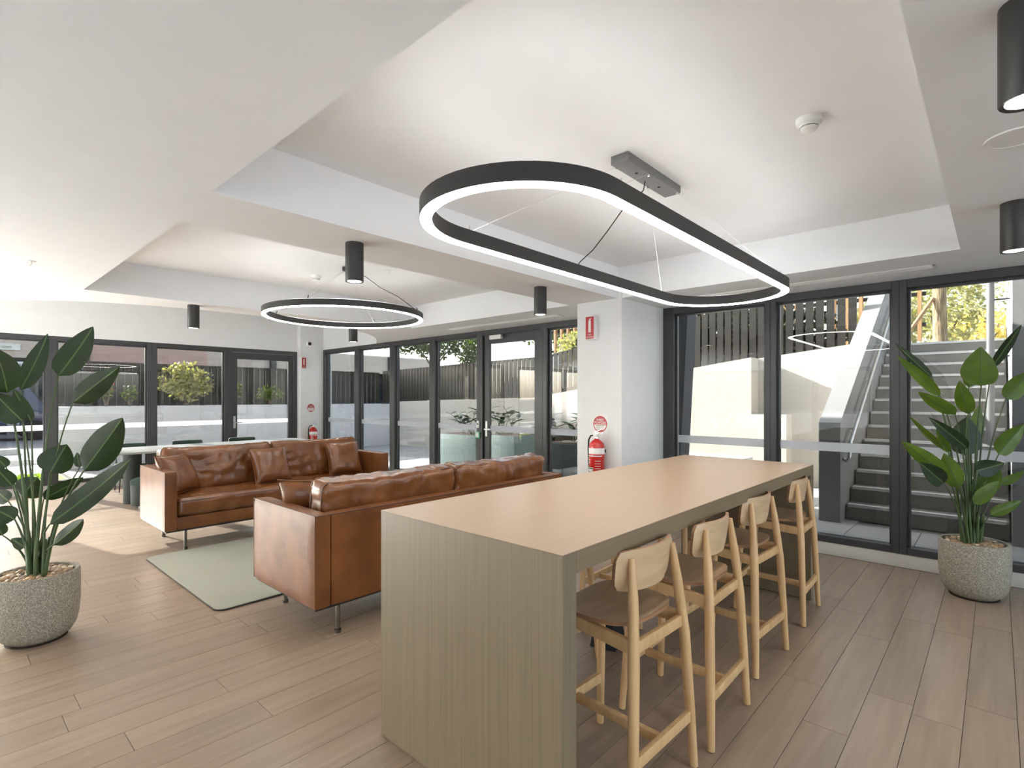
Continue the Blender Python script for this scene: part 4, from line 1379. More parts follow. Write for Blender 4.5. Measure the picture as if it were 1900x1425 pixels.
MB().lathe([(0.035, 0.03), (0.032, 0.045), (0.018, 0.058), (0, 0.062)], 24, (0, 0, 0), rot).build('dark_dome', 'rubber', t)

# ------------------------------------------------------------------ potted strelitzias
# per leaf: stalk foot (x, y), leaf base, leaf tip (all from the pot's centre on the floor), half width
PLANT_R = [
    ((0.032, 0.008), (-0.069, -0.043, 1.589), (0.01, -0.04, 1.885), 0.101),
    ((0.063, 0.01), (0.053, 0.031, 1.579), (0.1, -0.036, 1.879), 0.049),
    ((0.072, -0.004), (0.228, -0.101, 1.735), (0.45, -0.27, 2.071), 0.032),
    ((-0.064, 0.064), (-0.213, 0.233, 1.653), (-0.279, 0.454, 1.926), 0.025),
    ((0.004, 0.022), (-0.234, 0.183, 1.515), (-0.391, 0.429, 1.815), 0.037),
    ((-0.073, 0.011), (-0.25, 0.096, 1.374), (-0.536, 0.29, 1.544), 0.044),
    ((-0.06, 0.021), (-0.188, 0.028, 1.38), (-0.334, 0.069, 1.624), 0.051),
    ((0.018, -0.007), (0.165, -0.181, 1.489), (0.273, -0.299, 1.691), 0.06),
    ((-0.082, 0.04), (-0.166, 0.033, 1.127), (-0.487, 0.237, 1.364), 0.044),
    ((0.037, 0.033), (0.023, 0.049, 1.056), (0.031, 0.04, 1.355), 0.092),
    ((-0.057, 0.002), (0.127, -0.021, 1.129), (0.167, -0.035, 1.453), 0.039),
    ((-0.077, 0.02), (-0.067, 0.148, 1.081), (-0.332, 0.363, 1.367), 0.022),
    ((-0.085, 0.027), (-0.128, 0.14, 1.086), (-0.258, 0.208, 1.268), 0.025),
    ((0.008, 0.058), (-0.269, 0.147, 0.937), (-0.616, 0.379, 1.191), 0.052),
    ((-0.089, 0.047), (-0.346, 0.157, 0.877), (-0.593, 0.279, 1.041), 0.056),
    ((0.053, 0.009), (-0.207, 0.079, 0.832), (-0.346, 0.157, 1.096), 0.059),
    ((0.051, 0.026), (-0.054, -0.015, 0.954), (0.021, -0.171, 1.017), 0.06),
    ((0.015, 0.015), (-0.018, -0.01, 0.775), (0.108, -0.148, 0.963), 0.065),
    ((0.044, 0.03), (-0.129, -0.007, 0.715), (-0.076, -0.139, 0.895), 0.044),
    ((0.082, -0.007), (0.204, -0.149, 0.839), (0.402, -0.292, 0.94), 0.028),
    ((-0.022, -0.011), (-0.05, -0.094, 0.636), (0.038, -0.264, 0.75), 0.037),
    ((-0.058, 0.004), (0.195, -0.139, 1.068), (0.402, -0.292, 1.298), 0.061),
]
PLANT_L = [
    ((-0.016, -0.06), (0.089, -0.097, 1.636), (0.255, -0.131, 1.958), 0.072),
    ((0.007, 0.011), (0.141, -0.229, 1.47), (0.324, -0.503, 1.69), 0.062),
    ((-0.032, 0.067), (-0.057, 0.211, 1.55), (0.066, 0.151, 1.916), 0.053),
    ((-0.029, -0.002), (-0.134, -0.001, 1.532), (-0.202, -0.001, 1.805), 0.091),
    ((0.003, -0.007), (-0.07, -0.071, 1.356), (-0.197, -0.081, 1.531), 0.067),
    ((-0.015, 0.013), (-0.023, 0.025, 1.352), (-0.104, 0.04, 1.555), 0.036),
    ((0.021, -0.102), (0.186, -0.278, 1.05), (0.334, -0.514, 1.378), 0.083),
    ((0.015, -0.102), (0.046, -0.124, 1.035), (0.125, -0.136, 1.209), 0.083),
    ((0.035, 0.023), (0.184, -0.172, 1.063), (0.172, -0.159, 1.157), 0.021),
    ((-0.015, 0.067), (0.038, -0.19, 0.735), (0.351, -0.607, 1.136), 0.059),
    ((-0.005, 0.02), (0.028, -0.031, 0.869), (0.205, -0.151, 0.998), 0.045),
    ((-0.04, -0.036), (-0.058, 0.137, 0.875), (0.009, 0.064, 0.998), 0.07),
    ((-0.003, 0.084), (0.053, -0.206, 0.61), (0.162, -0.4, 0.776), 0.038),
    ((-0.026, 0.074), (-0.104, 0.114, 0.952), (-0.181, 0.198, 1.073), 0.045),
    ((0.008, 0.07), (-0.115, 0.2, 0.845), (-0.162, 0.326, 0.905), 0.04),
    ((-0.025, 0.001), (-0.099, 0.035, 0.753), (-0.189, 0.058, 0.833), 0.053),
    ((-0.016, 0.067), (-0.154, 0.021, 0.669), (-0.189, 0.058, 0.779), 0.038),
    ((-0.024, 0.071), (-0.053, 0.059, 0.568), (-0.109, 0.12, 0.621), 0.033),
    ((-0.001, 0.065), (-0.12, 0.28, 1.052), (-0.167, 0.331, 1.13), 0.034),
]

def leaf_mb(base, tip, hw, face, bend, fold):
    base, tip = Vector(base), Vector(tip)
    ax = tip - base
    L = ax.length
    ax.normalize()
    side = ax.cross(face).normalized()
    nrm = side.cross(ax).normalized()
    rows = 12
    cols = (-1.0, -0.62, -0.06, 0.06, 0.62, 1.0)
    vs, fs = [], []
    mb = MB()
    for i in range(rows + 1):
        s = i / rows
        w = hw * (max(s, 0.0) ** 0.5 * (1 - s) ** 0.85) / 0.4115 if 0 < s < 1 else hw * 0.03
        c = base + ax * (L * s) + nrm * (bend * math.sin(math.pi * min(1, s * 0.9)) * L)
        for k in cols:
            wave = 0.035 * hw * math.sin(s * 17 + k * 2)
            ww = w * k if abs(k) > 0.1 else math.copysign(min(0.004, w * 0.2), k)
            vs.append(c + side * ww - nrm * (fold * abs(ww) - wave * abs(k)))
    n = len(cols)
    for i in range(rows):
        for j in range(n - 1):
            mb.cur = 1 if j == 2 else 0
            mb.add([vs[i * n + j], vs[i * n + j + 1], vs[(i + 1) * n + j + 1], vs[(i + 1) * n + j]], [(0, 1, 2, 3)])
    return mb

def potted_plant(loc, data, label, seed, lit_share):
    rg = random.Random(seed)
    t = thing('potted_strelitzia', label, 'potted plant', loc)
    PH, PR = 0.42, 0.213
    prof = [(0.0, 0.0), (0.10, 0.0), (0.135, 0.008), (0.17, 0.035), (0.195, 0.08), (0.207, 0.14), (PR, 0.22), (PR, 0.405), (PR - 0.004, 0.417), (PR - 0.012, PH), (PR - 0.022, 0.417), (PR - 0.026, 0.405), (PR - 0.026, 0.36)]
    MB().lathe(prof, 48).build('pot', 'pot', t)
    MB().lathe([(0.0, 0.388), (PR - 0.027, 0.388), (PR - 0.027, 0.36), (0, 0.36)], 32).build('soil', 'soil', t)
    MB().lathe([(0.0, 0.0), (0.145, 0.0), (0.15, 0.002), (0.14, 0.004), (0, 0.004)], 30).build('saucer_mat', 'soil', t)
    pb = MB()
    for k in range(330):
        a, rr = rg.random() * 6.283, math.sqrt(rg.random()) * (PR - 0.045)
        s = rg.uniform(0.010, 0.018)
        m = Matrix.Translation((rr * math.cos(a), rr * math.sin(a), 0.392 + rg.random() * 0.014)) @ Matrix.Rotation(rg.random() * 6.28, 4, 'Z') @ Matrix.Rotation(rg.uniform(-0.4, 0.4), 4, 'X') @ Matrix.Diagonal((s * 1.4, s, s * 0.7, 1))
        p = MB().lathe([(0.0, -1), (0.72, -0.7), (1.0, 0.0), (0.72, 0.7), (0.0, 1)], 8)
        p.move(m)
        pb.add(p.v, p.f)
    tag(pb.build('pebbles', 'pebble', t, weld=False, angle=80), kind='stuff')
    view = Vector((-loc[0], -loc[1], 0.15)).normalized()
    for i, (g, b, tp, hw) in enumerate(data):
        g3 = Vector((g[0], g[1], 0.375))
        b3 = Vector(b)
        mid = Vector((g3.x + (b3.x - g3.x) * 0.25, g3.y + (b3.y - g3.y) * 0.25, g3.z + (b3.z - g3.z) * 0.62))
        path = bez(g3, mid, b3, 9)
        r0 = 0.011 if i % 3 == 0 else 0.0085
        so = MB().tube(path, [r0 * (1 - 0.62 * k / 8) for k in range(9)], 7).build('stalk', 'stalk', t)
        tp3 = Vector(tp)
        ax = (tp3 - b3).normalized()
        roll = rg.uniform(-0.55, 0.55)
        face = Matrix.Rotation(roll, 3, ax) @ view
        if rg.random() < 0.3:
            face = -face
        leaf_mb(b3, tp3, hw * 1.08 / max(0.6, math.cos(roll)), face, rg.uniform(-0.07, 0.09), rg.uniform(0.1, 0.4)).build('leaf', ['leaf_lit' if rg.random() < lit_share else 'leaf', 'rib'], so, weld=True, angle=80)
    # sheath clump at the foot
    for k in range(7):
        a = k * 0.9
        x, y = 0.035 * math.cos(a), 0.035 * math.sin(a)
        MB().tube([(x, y, 0.37), (x * 1.25, y * 1.25, 0.5), (x * 1.7, y * 1.7, 0.62)], [0.016, 0.013, 0.006], 8).build('sheath', 'stalk', t)
    return t
potted_plant((5.33, 0.13, 0), PLANT_R, 'tall strelitzia in a speckled pot by the stair windows', 4, 0.5)
potted_plant((0.45, 4.42, 0), PLANT_L, 'tall strelitzia in a speckled pot on the floor facing the street windows', 9, 0)

# ------------------------------------------------------------------ outside: ground, courtyard, stair
ZO = 0.05
struct(MB().box(1.7, 90, V1 + 0.2, 90, -0.4, -0.02).box(-60, 1.7, 16.2, 90, -0.4, -0.02).box(U1 + 0.2, 90, -60, V1 + 0.2, -0.4, -0.02).build('ground', 'asphalt', smooth=False), 'pale street and forecourt ground')
struct(MB().box(-60, U0 - 0.2, -60, V1 + 0.2, -0.4, -0.02).box(U0 - 0.2, U1 + 0.2, -60, V0 - 0.2, -0.4, -0.02).box(-60, 1.7, V1 + 0.2, 16.2, -0.4, -0.02).build('forecourt', 'forecourt', smooth=False), 'pale concrete forecourt on the entry side')
patio = struct(MB().box(U1 + 0.2, 9.8, -1.4, 14.0, -0.02, ZO - 0.012).box(1.75, U1 + 0.2, V1 + 0.2, 14.0, -0.02, ZO - 0.012).build('patio', 'conc_dark', smooth=False), 'courtyard paving bed')
pv = MB().box(0.003, 0.597, 0.003, 0.597, -0.02, 0).mesh('paver', 'paver', bevel=0.002, seg=1, smooth=False)
x = U1 + 0.2
while x + 0.6 < 9.81:
    yy = -1.2
    while yy + 0.6 < 14.0:
        if not (x > 6.95 and yy < 1.2):
            link('paver', pv, patio, (x, yy, ZO))
        yy += 0.6
    x += 0.6
x = 1.8
while x + 0.6 < U1 + 0.2:
    for k in range(4):
        link('paver', pv, patio, (x, V1 + 0.25 + 0.6 * k, ZO))
    x += 0.6

# retaining walls
struct(MB().box(1.75, 9.8, 14.0, 14.16, -0.02, 1.31).box(1.75, 1.9, 14.16, 14.85, -0.02, 1.31).box(1.9, 9.8, 14.16, 14.85, -0.02, 1.30).box(1.75, 9.96, 14.85, 15.0, -0.02, 1.31).build('wall_planter', 'render_w', bevel=0.004, seg=1), 'white rendered planter wall along the street side')
side = MB()
PTS = [(14.0, 1.38), (8.0, 1.50), (4.3, 2.06), (3.0, 2.20), (1.57, 2.36)]
for i in range(len(PTS) - 1):
    (va, za), (vb, zb) = PTS[i], PTS[i + 1]
    vs = [(9.8, va, -0.02), (9.8, vb, -0.02), (9.98, vb, -0.02), (9.98, va, -0.02), (9.8, va, za), (9.8, vb, zb), (9.98, vb, zb), (9.98, va, za)]
    side.add(vs, [(0, 3, 2, 1), (4, 5, 6, 7), (0, 1, 5, 4), (1, 2, 6, 5), (2, 3, 7, 6), (3, 0, 4, 7)])
side.add([(9.45, 8.0, -0.02), (9.45, 3.1, -0.02), (9.8, 3.1, -0.02), (9.8, 8.0, -0.02), (9.45, 8.0, 1.50), (9.45, 3.1, 2.19), (9.8, 3.1, 2.19), (9.8, 8.0, 1.50)],
         [(0, 3, 2, 1), (4, 5, 6, 7), (0, 1, 5, 4), (1, 2, 6, 5), (2, 3, 7, 6), (3, 0, 4, 7)])
side.box(9.45, 9.8, 2.55, 3.1, -0.02, 1.22)
struct(side.build('wall_courtyard', 'cream', smooth=False), 'cream rendered courtyard wall with a sloping top')
struct(MB().add([(10.0, 18.0, 1.3), (10.0, 8.0, 1.42), (10.0, 1.57, 2.30), (11.2, 1.57, 2.36), (11.2, -1.5, 2.36), (60, -25, 2.36), (60, 8.0, 2.2), (60, 18.0, 1.3)], [(0, 1, 2, 3, 4, 5, 6, 7)]).build('upper_ground', 'asphalt', smooth=False), 'raised path level behind the courtyard wall')

# slatted fences
def fence(name, pts, spacing, hgt, label):
    """pts: (x, y, z) along the foot line"""
    t = thing(name, label, 'fence', pts[0])
    o = Vector(pts[0])
    slat = MB().box(-0.056, 0.056, -0.012, 0.012, 0.0, 1.0).mesh('slat', 'slat', smooth=False)
    top, bot = MB(), MB()
    for i in range(len(pts) - 1):
        a, b = Vector(pts[i]) - o, Vector(pts[i + 1]) - o
        d = b - a
        L = Vector((d.x, d.y, 0)).length
        ang = math.atan2(d.y, d.x)
        k = int(L / spacing)
        for j in range(k):
            p = a + d * ((j + 0.5) / k)
            q = link('slat', slat, t, p + Vector((0, 0, 0.01)), ang + R(0))
            q.scale = (1, 1, hgt)
        for mb, z in ((top, hgt - 0.02), (bot, 0.10)):
            s = Vector((d.y, -d.x, 0)).normalized() * 0.024
            mb.bar(a + Vector((0, 0, z)) + s * -1, b + Vector((0, 0, z)) - s, 0.02, 0.05)
    top.build('top_rail', 'slat', t, smooth=False)
    bot.build('bottom_rail', 'slat', t, smooth=False)
    return t
fence('slat_fence', [(9.9, 14.93, 1.31), (1.8, 14.93, 1.31)], 0.15, 1.0, 'dark vertical slat fence on the planter wall along the street')
fence('slat_fence', [(9.89, 14.7, 1.37), (9.89, 8.0, 1.50), (9.89, 4.3, 2.06), (9.89, 3.0, 2.20), (9.89, 1.62, 2.35)], 0.14, 0.98, 'dark vertical slat fence stepping up the cream courtyard wall')

# stair with parapet
st = thing('concrete_stair', 'grey concrete stair climbing from the courtyard with pale nosings', 'stair', (7.37, -0.09, ZO))
TR, RI, NS = 0.27, 0.178, 13
for k in range(NS):
    x0 = k * TR
    x1 = x0 + (TR + 0.02 if k < NS - 1 else 1.2)
    so = MB().box(x0, x1, 0.0, 1.42, 0.0 if k < 2 else RI * (k - 1), RI * (k + 1)).build('step', 'conc_dark', st, smooth=False)
    MB().box(x0 - 0.012, x0 + 0.05, 0.02, 1.40, RI * (k + 1) - 0.022, RI * (k + 1) + 0.012).build('nosing', 'nosing', so, smooth=False)
pa = MB()
xs = [(7.10, 1.21), (7.3, 1.33), (10.7, 3.34), (11.6, 3.34)]
for i in range(len(xs) - 1):
    (xa, za), (xb, zb) = xs[i], xs[i + 1]
    pa.add([(xa, 1.34, 0), (xb, 1.34, 0), (xb, 1.56, 0), (xa, 1.56, 0), (xa, 1.34, za), (xb, 1.34, zb), (xb, 1.56, zb), (xa, 1.56, za)],
           [(0, 3, 2, 1), (4, 5, 6, 7), (0, 1, 5, 4), (1, 2, 6, 5), (2, 3, 7, 6), (3, 0, 4, 7)])
struct(pa.build('wall_parapet', 'concrete', smooth=False), 'sloping grey concrete parapet beside the stair')
hr = thing('stair_handrail', 'round steel handrail fixed to the inside of the stair parapet', 'handrail', (7.2, 1.27, 0))
sl = (3.34 - 1.33) / 3.4
hp = [(0.05, 0.06, 0.78), (0.0, 0.03, 0.76), (0.0, 0.0, 0.80)] + [(0.1 + 0.34 * k, 0.0, 0.98 + sl * 0.34 * k) for k in range(11)] + [(3.65, 0, 3.02), (3.7, 0, 2.96), (3.72, 0, 2.8)]
MB().tube(hp, 0.02, 10).build('rail', 'steel', hr)
for k in (1, 4, 7, 9):
    x, z = 0.1 + 0.34 * k, 0.98 + sl * 0.34 * k
    MB().tube([(x, 0, z - 0.015), (x, 0.0, z - 0.06), (x, 0.07, z - 0.06)], 0.007, 8).build('bracket', 'steel', hr)
struct(MB().box(7.13, 7.45, -6.0, -0.11, -0.02, 4.5).box(7.45, 12.0, -0.35, -0.11, -0.02, 2.9).build('wall_concrete', 'concrete', smooth=False), 'plain grey concrete wall right of the stair')
po = thing('handrail_post', 'white round steel post standing on the stair by the concrete wall', 'post', (8.5, 0.06, ZO + RI * 5))
MB().tube([(0, 0, 0), (0, 0, 1.98)], 0.038, 14).lathe([(0.07, 0), (0.07, 0.012)], 16).build('pole', 'grey_metal', po)
for z in (1.05, 1.72):
    MB().tube([(0, 0, z), (0.0, -0.35, z)], 0.009, 8).build('tie_rod', 'frame', po)
struct(MB().add([(6.25, 3.45, 0), (6.5, 3.45, 0), (6.5, 2.93, 0), (6.25, 2.93, 0), (6.25, 3.45, 3.6), (6.5, 3.45, 3.6), (6.5, 2.74, 3.6), (6.25, 2.74, 3.6)],
               [(0, 1, 2, 3), (7, 6, 5, 4), (0, 4, 5, 1), (1, 5, 6, 2), (2, 6, 7, 3), (3, 7, 4, 0)]).build('wall_raking_pier', 'dark_render', smooth=False), 'charcoal raking pier just outside the pillar window')

# courtyard bench with slatted side, dark bench, planters
t = thing('courtyard_bench', 'pale topped courtyard bench with timber slat sides', 'bench', (8.05, 3.35, ZO))
MB().box(-0.35, 0.35, -0.62, 0.75, 0.50, 0.56).build('bench_top', 'kerb', t, bevel=0.006)
for k in range(9):
    MB().box(-0.32 + 0.075 * k - 0.03, -0.32 + 0.075 * k + 0.03, -0.60, -0.57, 0.0, 0.50).build('slat', 'deck', t, smooth=False)
for k in range(16):
    MB().box(-0.34, -0.31, -0.57 + 0.082 * k, -0.57 + 0.082 * k + 0.07, 0.0, 0.50).build('slat', 'deck', t, smooth=False)
t = thing('storage_bench', 'low dark brown courtyard box bench against the cream wall', 'bench', (9.0, 7.2, ZO))
MB().box(-0.35, 0.35, -0.5, 0.5, 0.0, 0.62).build('body', 'slat', t, bevel=0.006)
MB().box(-0.38, 0.38, -0.53, 0.53, 0.62, 0.67).build('lid', 'slat', t, bevel=0.004)

def foliage(n, rad, leaf, seed, flat=0.0, droop=0.3, center=(0, 0, 0), hollow=0.0):
    rg = random.Random(seed)
    mb = MB()
    for k in range(n):
        while True:
            p = Vector((rg.uniform(-1, 1), rg.uniform(-1, 1), rg.uniform(-1, 1)))
            if hollow < p.length <= 1 and noise.noise(p * 2.2 + Vector((seed, 0, 0))) > -0.16:
                break
        c = Vector((p.x * rad[0], p.y * rad[1], p.z * rad[2])) + Vector(center)
        d = Vector((rg.gauss(0, 1), rg.gauss(0, 1), rg.gauss(0.2, 0.8) - droop)).normalized()
        s = d.cross(Vector((rg.gauss(0, 1), rg.gauss(0, 1), rg.gauss(0, 1)))).normalized()
        L = leaf * rg.uniform(0.7, 1.3)
        w = L * 0.3
        m = c + d * L * 0.5
        mb.add([c, m + s * w, c + d * L, m - s * w], [(0, 1, 2, 3)])
    return mb

def shrub(name, loc, rad, n, leaf, mat, label, seed, cat='shrub', group=None, trunk=0.02, th=0.3, branch='branch'):
    t = thing(name, label, cat, loc, group=group)
    foliage(n, rad, leaf, seed, center=(0, 0, th + rad[2])).build('foliage', mat, t, smooth=False)
    rg = random.Random(seed)
    mb = MB()
    for k in range(4):
        a = rg.random() * 6.28
        mb.tube(bez((0, 0, 0), (0.05 * math.cos(a), 0.05 * math.sin(a), th * 0.8), (rad[0] * 0.5 * math.cos(a), rad[1] * 0.5 * math.sin(a), th + rad[2] * (0.8 + 0.6 * rg.random())), 6), [trunk * (1 - 0.13 * i) for i in range(6)], 6)
    mb.build('stems', branch, t)
    return t

def planter(loc, sx, sy, hgt, label, seed, kind):
    t = thing('planter_box', label, 'planter', loc)
    MB().box(-sx, sx, -sy, sy, 0, hgt).build('box', 'planter', t, bevel=0.008)
    MB().box(-sx + 0.03, sx - 0.03, -sy + 0.03, sy - 0.03, hgt, hgt + 0.004).build('soil', 'soil', t, smooth=False)
    rg = random.Random(seed)
    for k in range(9):
        a = rg.random() * 6.28
        r = rg.uniform(0.15, 0.5)
        b = Vector((rg.uniform(-sx, sx) * 0.5, rg.uniform(-sy, sy) * 0.6, hgt))
        tp = b + Vector((r * math.cos(a), r * math.sin(a), rg.uniform(0.25, 0.6)))
        pth = bez(b, b.lerp(tp, 0.4) + Vector((0, 0, 0.2)), tp, 6)
        so = MB().tube(pth, 0.006, 5).build('stem', 'stalk', t)
        for j in range(3):
            q = pth[2 + j]
            d = Vector((math.cos(a + j * 2.1), math.sin(a + j * 2.1), 0.2))
            leaf_mb(q, q + d * 0.26, 0.05, Vector((0.1, 0.1, 1)), 0.1, 0.2).build('leaf', ['leaf', 'rib'], so, weld=True, angle=80)
    return t
planter((7.55, 5.40, ZO), 0.35, 0.42, 0.67, 'sage green planter box nearest the pillar', 21, 0)
planter((7.95, 7.30, ZO), 0.35, 0.42, 0.70, 'sage green planter box outside the courtyard door', 22, 0)
planter((7.95, 8.55, ZO), 0.35, 0.60, 0.66, 'sage green planter box outside the tall window by the door', 23, 0)

# ------------------------------------------------------------------ planting on the walls
for k, (u, v, z, rad, n, lf, mat, lb) in enumerate((
        (4.20, 14.5, 1.31, (0.62, 0.28, 0.46), 1500, 0.09, 'bush_olive', 'large olive coloured bush on the planter wall'),
        (5.25, 14.5, 1.31, (0.22, 0.2, 0.26), 500, 0.08, 'bush_dark', 'small green bush on the planter wall next to the olive bush'),
        (6.20, 14.5, 1.31, (0.36, 0.25, 0.18), 600, 0.08, 'bush_dark', 'low spreading bush on the planter wall seen through the street door'),
        (3.05, 14.5, 1.31, (0.16, 0.16, 0.18), 220, 0.07, 'bush_dark', 'small loose bush on the planter wall beside the light pole'),
        (10.65, 13.6, 1.35, (0.5, 0.8, 0.45), 900, 0.12, 'bush_olive', 'leafy bush behind the fence at the courtyard corner'),
        (10.5, 9.3, 1.42, (0.3, 0.5, 0.25), 600, 0.10, 'bush_dark', 'low bush behind the courtyard fence'))):
    shrub('shrub', (u, v, z), rad, n, lf, mat, lb, 40 + k, group='shrubs on the courtyard walls', th=0.12)
t = shrub('flowering_shrub', (2.62, 14.5, 1.31), (0.14, 0.14, 0.2), 160, 0.07, 'bush_dark', 'small red flowering shrub on the planter wall', 60, th=0.15)
rg = random.Random(2)
for k in range(6):
    MB().lathe([(0.0, -0.03), (0.022, -0.01), (0.026, 0.015), (0.0, 0.03)], 8, (rg.uniform(-0.13, 0.13), rg.uniform(-0.13, 0.05), 0.35 + rg.uniform(0, 0.25))).build('flower', 'flower', t)
shrub('climbing_shrub', (10.35, 10.9, 1.40), (0.28, 0.5, 0.95), 1700, 0.11, 'bush_green', 'tall narrow leafy shrub rising above the courtyard fence', 61, th=0.05)

t = thing('hedge', 'dense dark hedge close behind the cream wall fence', 'hedge', (10.35, 4.6, 1.9))
foliage(9000, (0.26, 2.9, 0.62), 0.13, 77, center=(0, 0, 0.72)).build('foliage', 'hedge', t, smooth=False)
mb = MB()
for k in range(9):
    mb.tube([(0, -2.6 + 0.65 * k, 0.0), (0.03, -2.6 + 0.65 * k, 0.9)], 0.02, 6)
mb.build('stems', 'branch', t)

def tree(loc, hgt, tr, blobs, n, leaf, mat, label, seed, bark='branch', group='trees beyond the courtyard'):
    t = thing('tree', label, 'tree', loc, group=group)
    rg = random.Random(seed)
    mb = MB()
    mb.tube([(0, 0, 0), (0.03, 0.02, hgt * 0.3), (-0.02, 0.03, hgt * 0.65), (0.02, 0, hgt)], [tr, tr * 0.92, tr * 0.85, tr * 0.7], 12)
    mb.build('trunk', bark, t)
    br = MB()
    fo = MB()
    for k, (x, y, z, rx, rz_) in enumerate(blobs):
        br.tube(bez((0, 0, hgt * 0.55), (x * 0.3, y * 0.3, z * 0.9), (x, y, z), 6), [tr * 0.4 * (1 - 0.14 * i) for i in range(6)], 6)
        f = foliage(n // len(blobs), (rx, rx, rz_), leaf, seed * 7 + k, center=(x, y, z))
        fo.add(f.v, f.f)
    br.build('branches', bark, t)
    fo.build('foliage', mat, t, smooth=False)
    return t
tree((12.4, 15.2, 1.3), 2.0, 0.08, [(0, 0, 2.1, 0.9, 0.5), (-0.8, 0.8, 2.3, 0.8, 0.5), (0.7, -0.9, 2.2, 0.8, 0.5)], 2200, 0.14, 'bush_green', 'green tree behind the corner of the courtyard fence', 70)
tree((19.0, 13.2, 1.6), 3.2, 0.12, [(0, 0, 3.2, 1.3, 0.7), (1.2, -1.0, 2.8, 1.1, 0.6), (-1.0, 1.2, 2.9, 1.1, 0.6)], 1300, 0.2, 'bush_green', 'thin crowned tree on the skyline beyond the courtyard door', 71)
tree((21.0, 16.8, 1.5), 3.2, 0.12, [(0, 0, 3.3, 1.4, 0.8), (1.2, -1.0, 2.8, 1.1, 0.6)], 1000, 0.2, 'bush_green', 'second skyline tree farther along beyond the courtyard door', 74)
tree((12.2, 8.4, 1.6), 1.2, 0.06, [(0, 0, 1.3, 0.8, 0.5), (0.1, -1.0, 1.4, 0.8, 0.5)], 2200, 0.12, 'bush_olive', 'pale olive tree behind the fence near the pillar', 72)
tree((13.0, 0.80, 2.36), 4.6, 0.115, [(0.4, 0.2, 5.2, 1.6, 0.9), (-0.8, -0.5, 5.6, 1.4, 0.8)], 1200, 0.2, 'bush_gold', 'thick barked tree at the head of the stair', 73, bark='bark')
for k, (u, v, z, rx, rz_, n, mat, lb) in enumerate((
        (15.2, 1.95, 2.36, 0.8, 0.55, 1500, 'bush_olive', 'pale wattle bush left of the thick barked tree'),
        (17.1, 1.10, 2.36, 0.95, 0.95, 1700, 'bush_olive', 'olive green bush behind the thick barked tree'),
        (19.2, 0.40, 2.36, 0.95, 0.62, 1500, 'bush_gold', 'golden bush right of the thick barked tree'),
        (26.0, 0.6, 2.36, 2.4, 1.7, 2200, 'bush_olive', 'tall pale tree canopy farthest behind the stair'),
        (21.6, -0.95, 2.36, 1.0, 0.8, 1300, 'bush_gold', 'golden bush by the white stair post'))):
    shrub('bush', (u, v, z), (rx, rx, rz_), n, 0.13, mat, lb, 80 + k, cat='bush', group='bushes at the head of the stair', trunk=0.05, th=0.35)
t = thing('tree_prop', 'slanted timber prop leaning beside the thick barked tree', 'prop', (12.4, 1.45, 2.36))
MB().bar((0, 0, 0), (0.55, -0.55, 1.05), 0.05, 0.05).build('pole', 'timber', t)

# timber screen on the neighbouring block
t = thing('timber_screen', 'tall timber batten screen rising behind the courtyard fence', 'screen', (14.0, 1.2, 2.1))
bt = MB().box(-0.06, 0.06, -0.035, 0.035, 0, 1.75).mesh('batten', 'timber', smooth=False)
k = 0
while 0.26 * k < 10.0:
    link('batten', bt, t, (0, 0.26 * k, 0.4 if k > 22 else 0.6))
    k += 1
for z in (0.9, 1.55):
    MB().box(0.07, 0.13, -0.1, 10.0, z, z + 0.08).build('rail', 'slat', t, smooth=False)

# ------------------------------------------------------------------ street
b = thing('shop_building', 'commercial building with beige and pink fascia across the street', 'building', (0, 30, 0))
MB().box(-16, 24, 0.2, 8, 0, 3.15).build('wall', 'bld_dark', b, smooth=False)
MB().box(-16, 4.0, -0.35, 8, 3.15, 4.0).build('fascia', 'bld_fascia', b, smooth=False)
MB().box(4.0, 9.5, -0.35, 8, 3.12, 4.25).build('fascia', 'bld_pink', b, smooth=False)
MB().box(9.5, 24, -0.35, 8, 3.05, 4.2).build('fascia', 'bld_fascia', b, smooth=False)
MB().box(3.0, 12.0, 0.5, 8, 4.25, 12.4).build('unseen_shade_block', 'bld_fascia', b, smooth=False)  # block out of view, added to cast shade on the courtyard wall
for k in range(8):
    wo = MB().box(3.6 + 2.1 * (k % 4), 5.0 + 2.1 * (k % 4), 0.42, 0.5, 5.4 + 3.4 * (k // 4), 7.2 + 3.4 * (k // 4)).build('window', 'frame', b, smooth=False)
    MB().box(3.7 + 2.1 * (k % 4), 4.9 + 2.1 * (k % 4), 0.40, 0.421, 5.5 + 3.4 * (k // 4), 7.1 + 3.4 * (k // 4)).build('pane', 'shop_glass', wo, smooth=False)
for k in range(9):
    x = -13 + 4 * k
    wo = MB().box(x, x + 2.9, 0.12, 0.2, 0.5, 2.5).build('window', 'frame', b, smooth=False)
    MB().box(x + 0.1, x + 2.8, 0.10, 0.121, 0.6, 2.4).build('pane', 'shop_glass', wo, smooth=False)
for x in (4.6, 12.8, 20.5):
    MB().box(x - 0.16, x + 0.16, -0.5, -0.18, 0, 4.2).build('column', 'bld_dark', b, smooth=False)
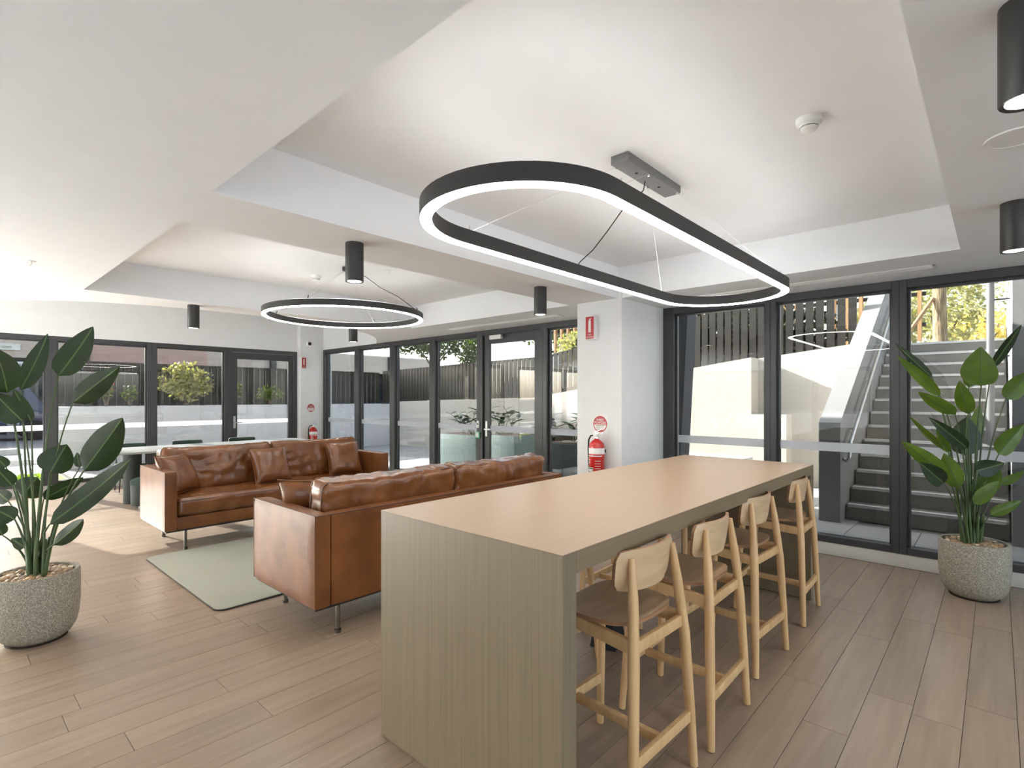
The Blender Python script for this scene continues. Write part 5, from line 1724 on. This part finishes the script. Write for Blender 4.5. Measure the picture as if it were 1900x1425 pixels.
for nm, lb, x0, x1, z0, z1, txt, mat, sz in (('shop_sign', 'white fascia sign on the building across the street', -0.2, 2.5, 3.44, 3.70, 'roz-con', 'sign_green', 0.22),
                                  ('shop_sign', 'white hanging sign with dark capitals below the fascia', 1.7, 4.5, 2.66, 2.98, 'MASTER BUIL', 'sign_blue', 0.21)):
    y = 29.56 if z0 > 3 else 29.58
    t = thing(nm, lb, 'sign', ((x0 + x1) / 2, y, z0))
    w = (x1 - x0) / 2
    MB().box(-w, w, -0.0, 0.06, 0, z1 - z0).build('board', 'sign_white', t, smooth=False)
    tm = text_mb(txt, sz, 0.01, 'RIGHT')
    tm.move(Matrix.Translation((w - 0.25 if txt[0] == 'r' else w - 1.02, -0.006, (z1 - z0) / 2)) @ Matrix.Rotation(R(90), 4, 'X'))
    tm.build('lettering', mat, t, smooth=False)
struct(MB().box(-20, 1.2, 24.6, 24.9, -0.02, 1.34).build('wall_street', 'concrete', smooth=False), 'low grey street wall')
struct(MB().box(-20, 1.6, 19.4, 19.9, -0.02, 0.12).box(-20, 1.6, 16.2, 16.5, -0.02, 0.1).build('kerb', 'kerb', smooth=False), 'pale concrete street kerbs')
gr = foliage(9000, (4.4, 0.75, 0.03), 0.06, 5, droop=-1.2, center=(-2.8, 13.3, 0.02))
tag(gr.build('grass_strip', 'grass', None, smooth=False), 'strip of short grass outside the street windows', 'grass', kind='stuff')
struct(MB().box(-7.2, 1.7, 12.55, 14.05, -0.02, 0.0).build('lawn_bed', 'grass', smooth=False), 'grass bed outside the street windows')
t = thing('light_pole', 'slim grey light pole on the planter wall', 'pole', (3.38, 14.55, 1.31))
MB().tube([(0, 0, 0), (0, 0, 0.5), (0, 0, 1.1)], [0.035, 0.022, 0.018], 10).build('pole', 'grey_metal', t)
MB().lathe([(0.05, 0), (0.05, 0.02), (0.03, 0.03)], 14).build('base_plate', 'grey_metal', t)

t = thing('van', 'dark blue van parked behind the low street wall', 'vehicle', (1.1, 26.3, 0))
body = MB()
prof = [(-2.2, 0.35), (2.2, 0.35), (2.25, 0.95), (1.75, 1.15), (1.25, 1.9), (-2.0, 1.98), (-2.2, 1.8)]
n = len(prof)
body.add([(x, -0.85, z) for x, z in prof] + [(x, 0.85, z) for x, z in prof], [tuple(range(n)), tuple(reversed(range(n, 2 * n)))] + [(i, n + i, n + (i + 1) % n, (i + 1) % n) for i in range(n)])
bo = body.build('body', 'car', t, bevel=0.06)
for x0, x1 in ((-1.9, -0.75), (-0.65, 0.35), (0.45, 1.15)):
    MB().box(x0, x1, -0.862, -0.845, 1.3, 1.8).build('window', 'shop_glass', bo, smooth=False)
for x in (-1.4, 1.4):
    for s in (-1, 1):
        w = MB().lathe([(0.0, -0.1), (0.33, -0.1), (0.35, -0.06), (0.35, 0.06), (0.33, 0.1), (0, 0.1)], 24, (x, s * 0.8, 0.35), Matrix.Rotation(R(90), 3, 'X')).build('wheel', 'rubber', t)
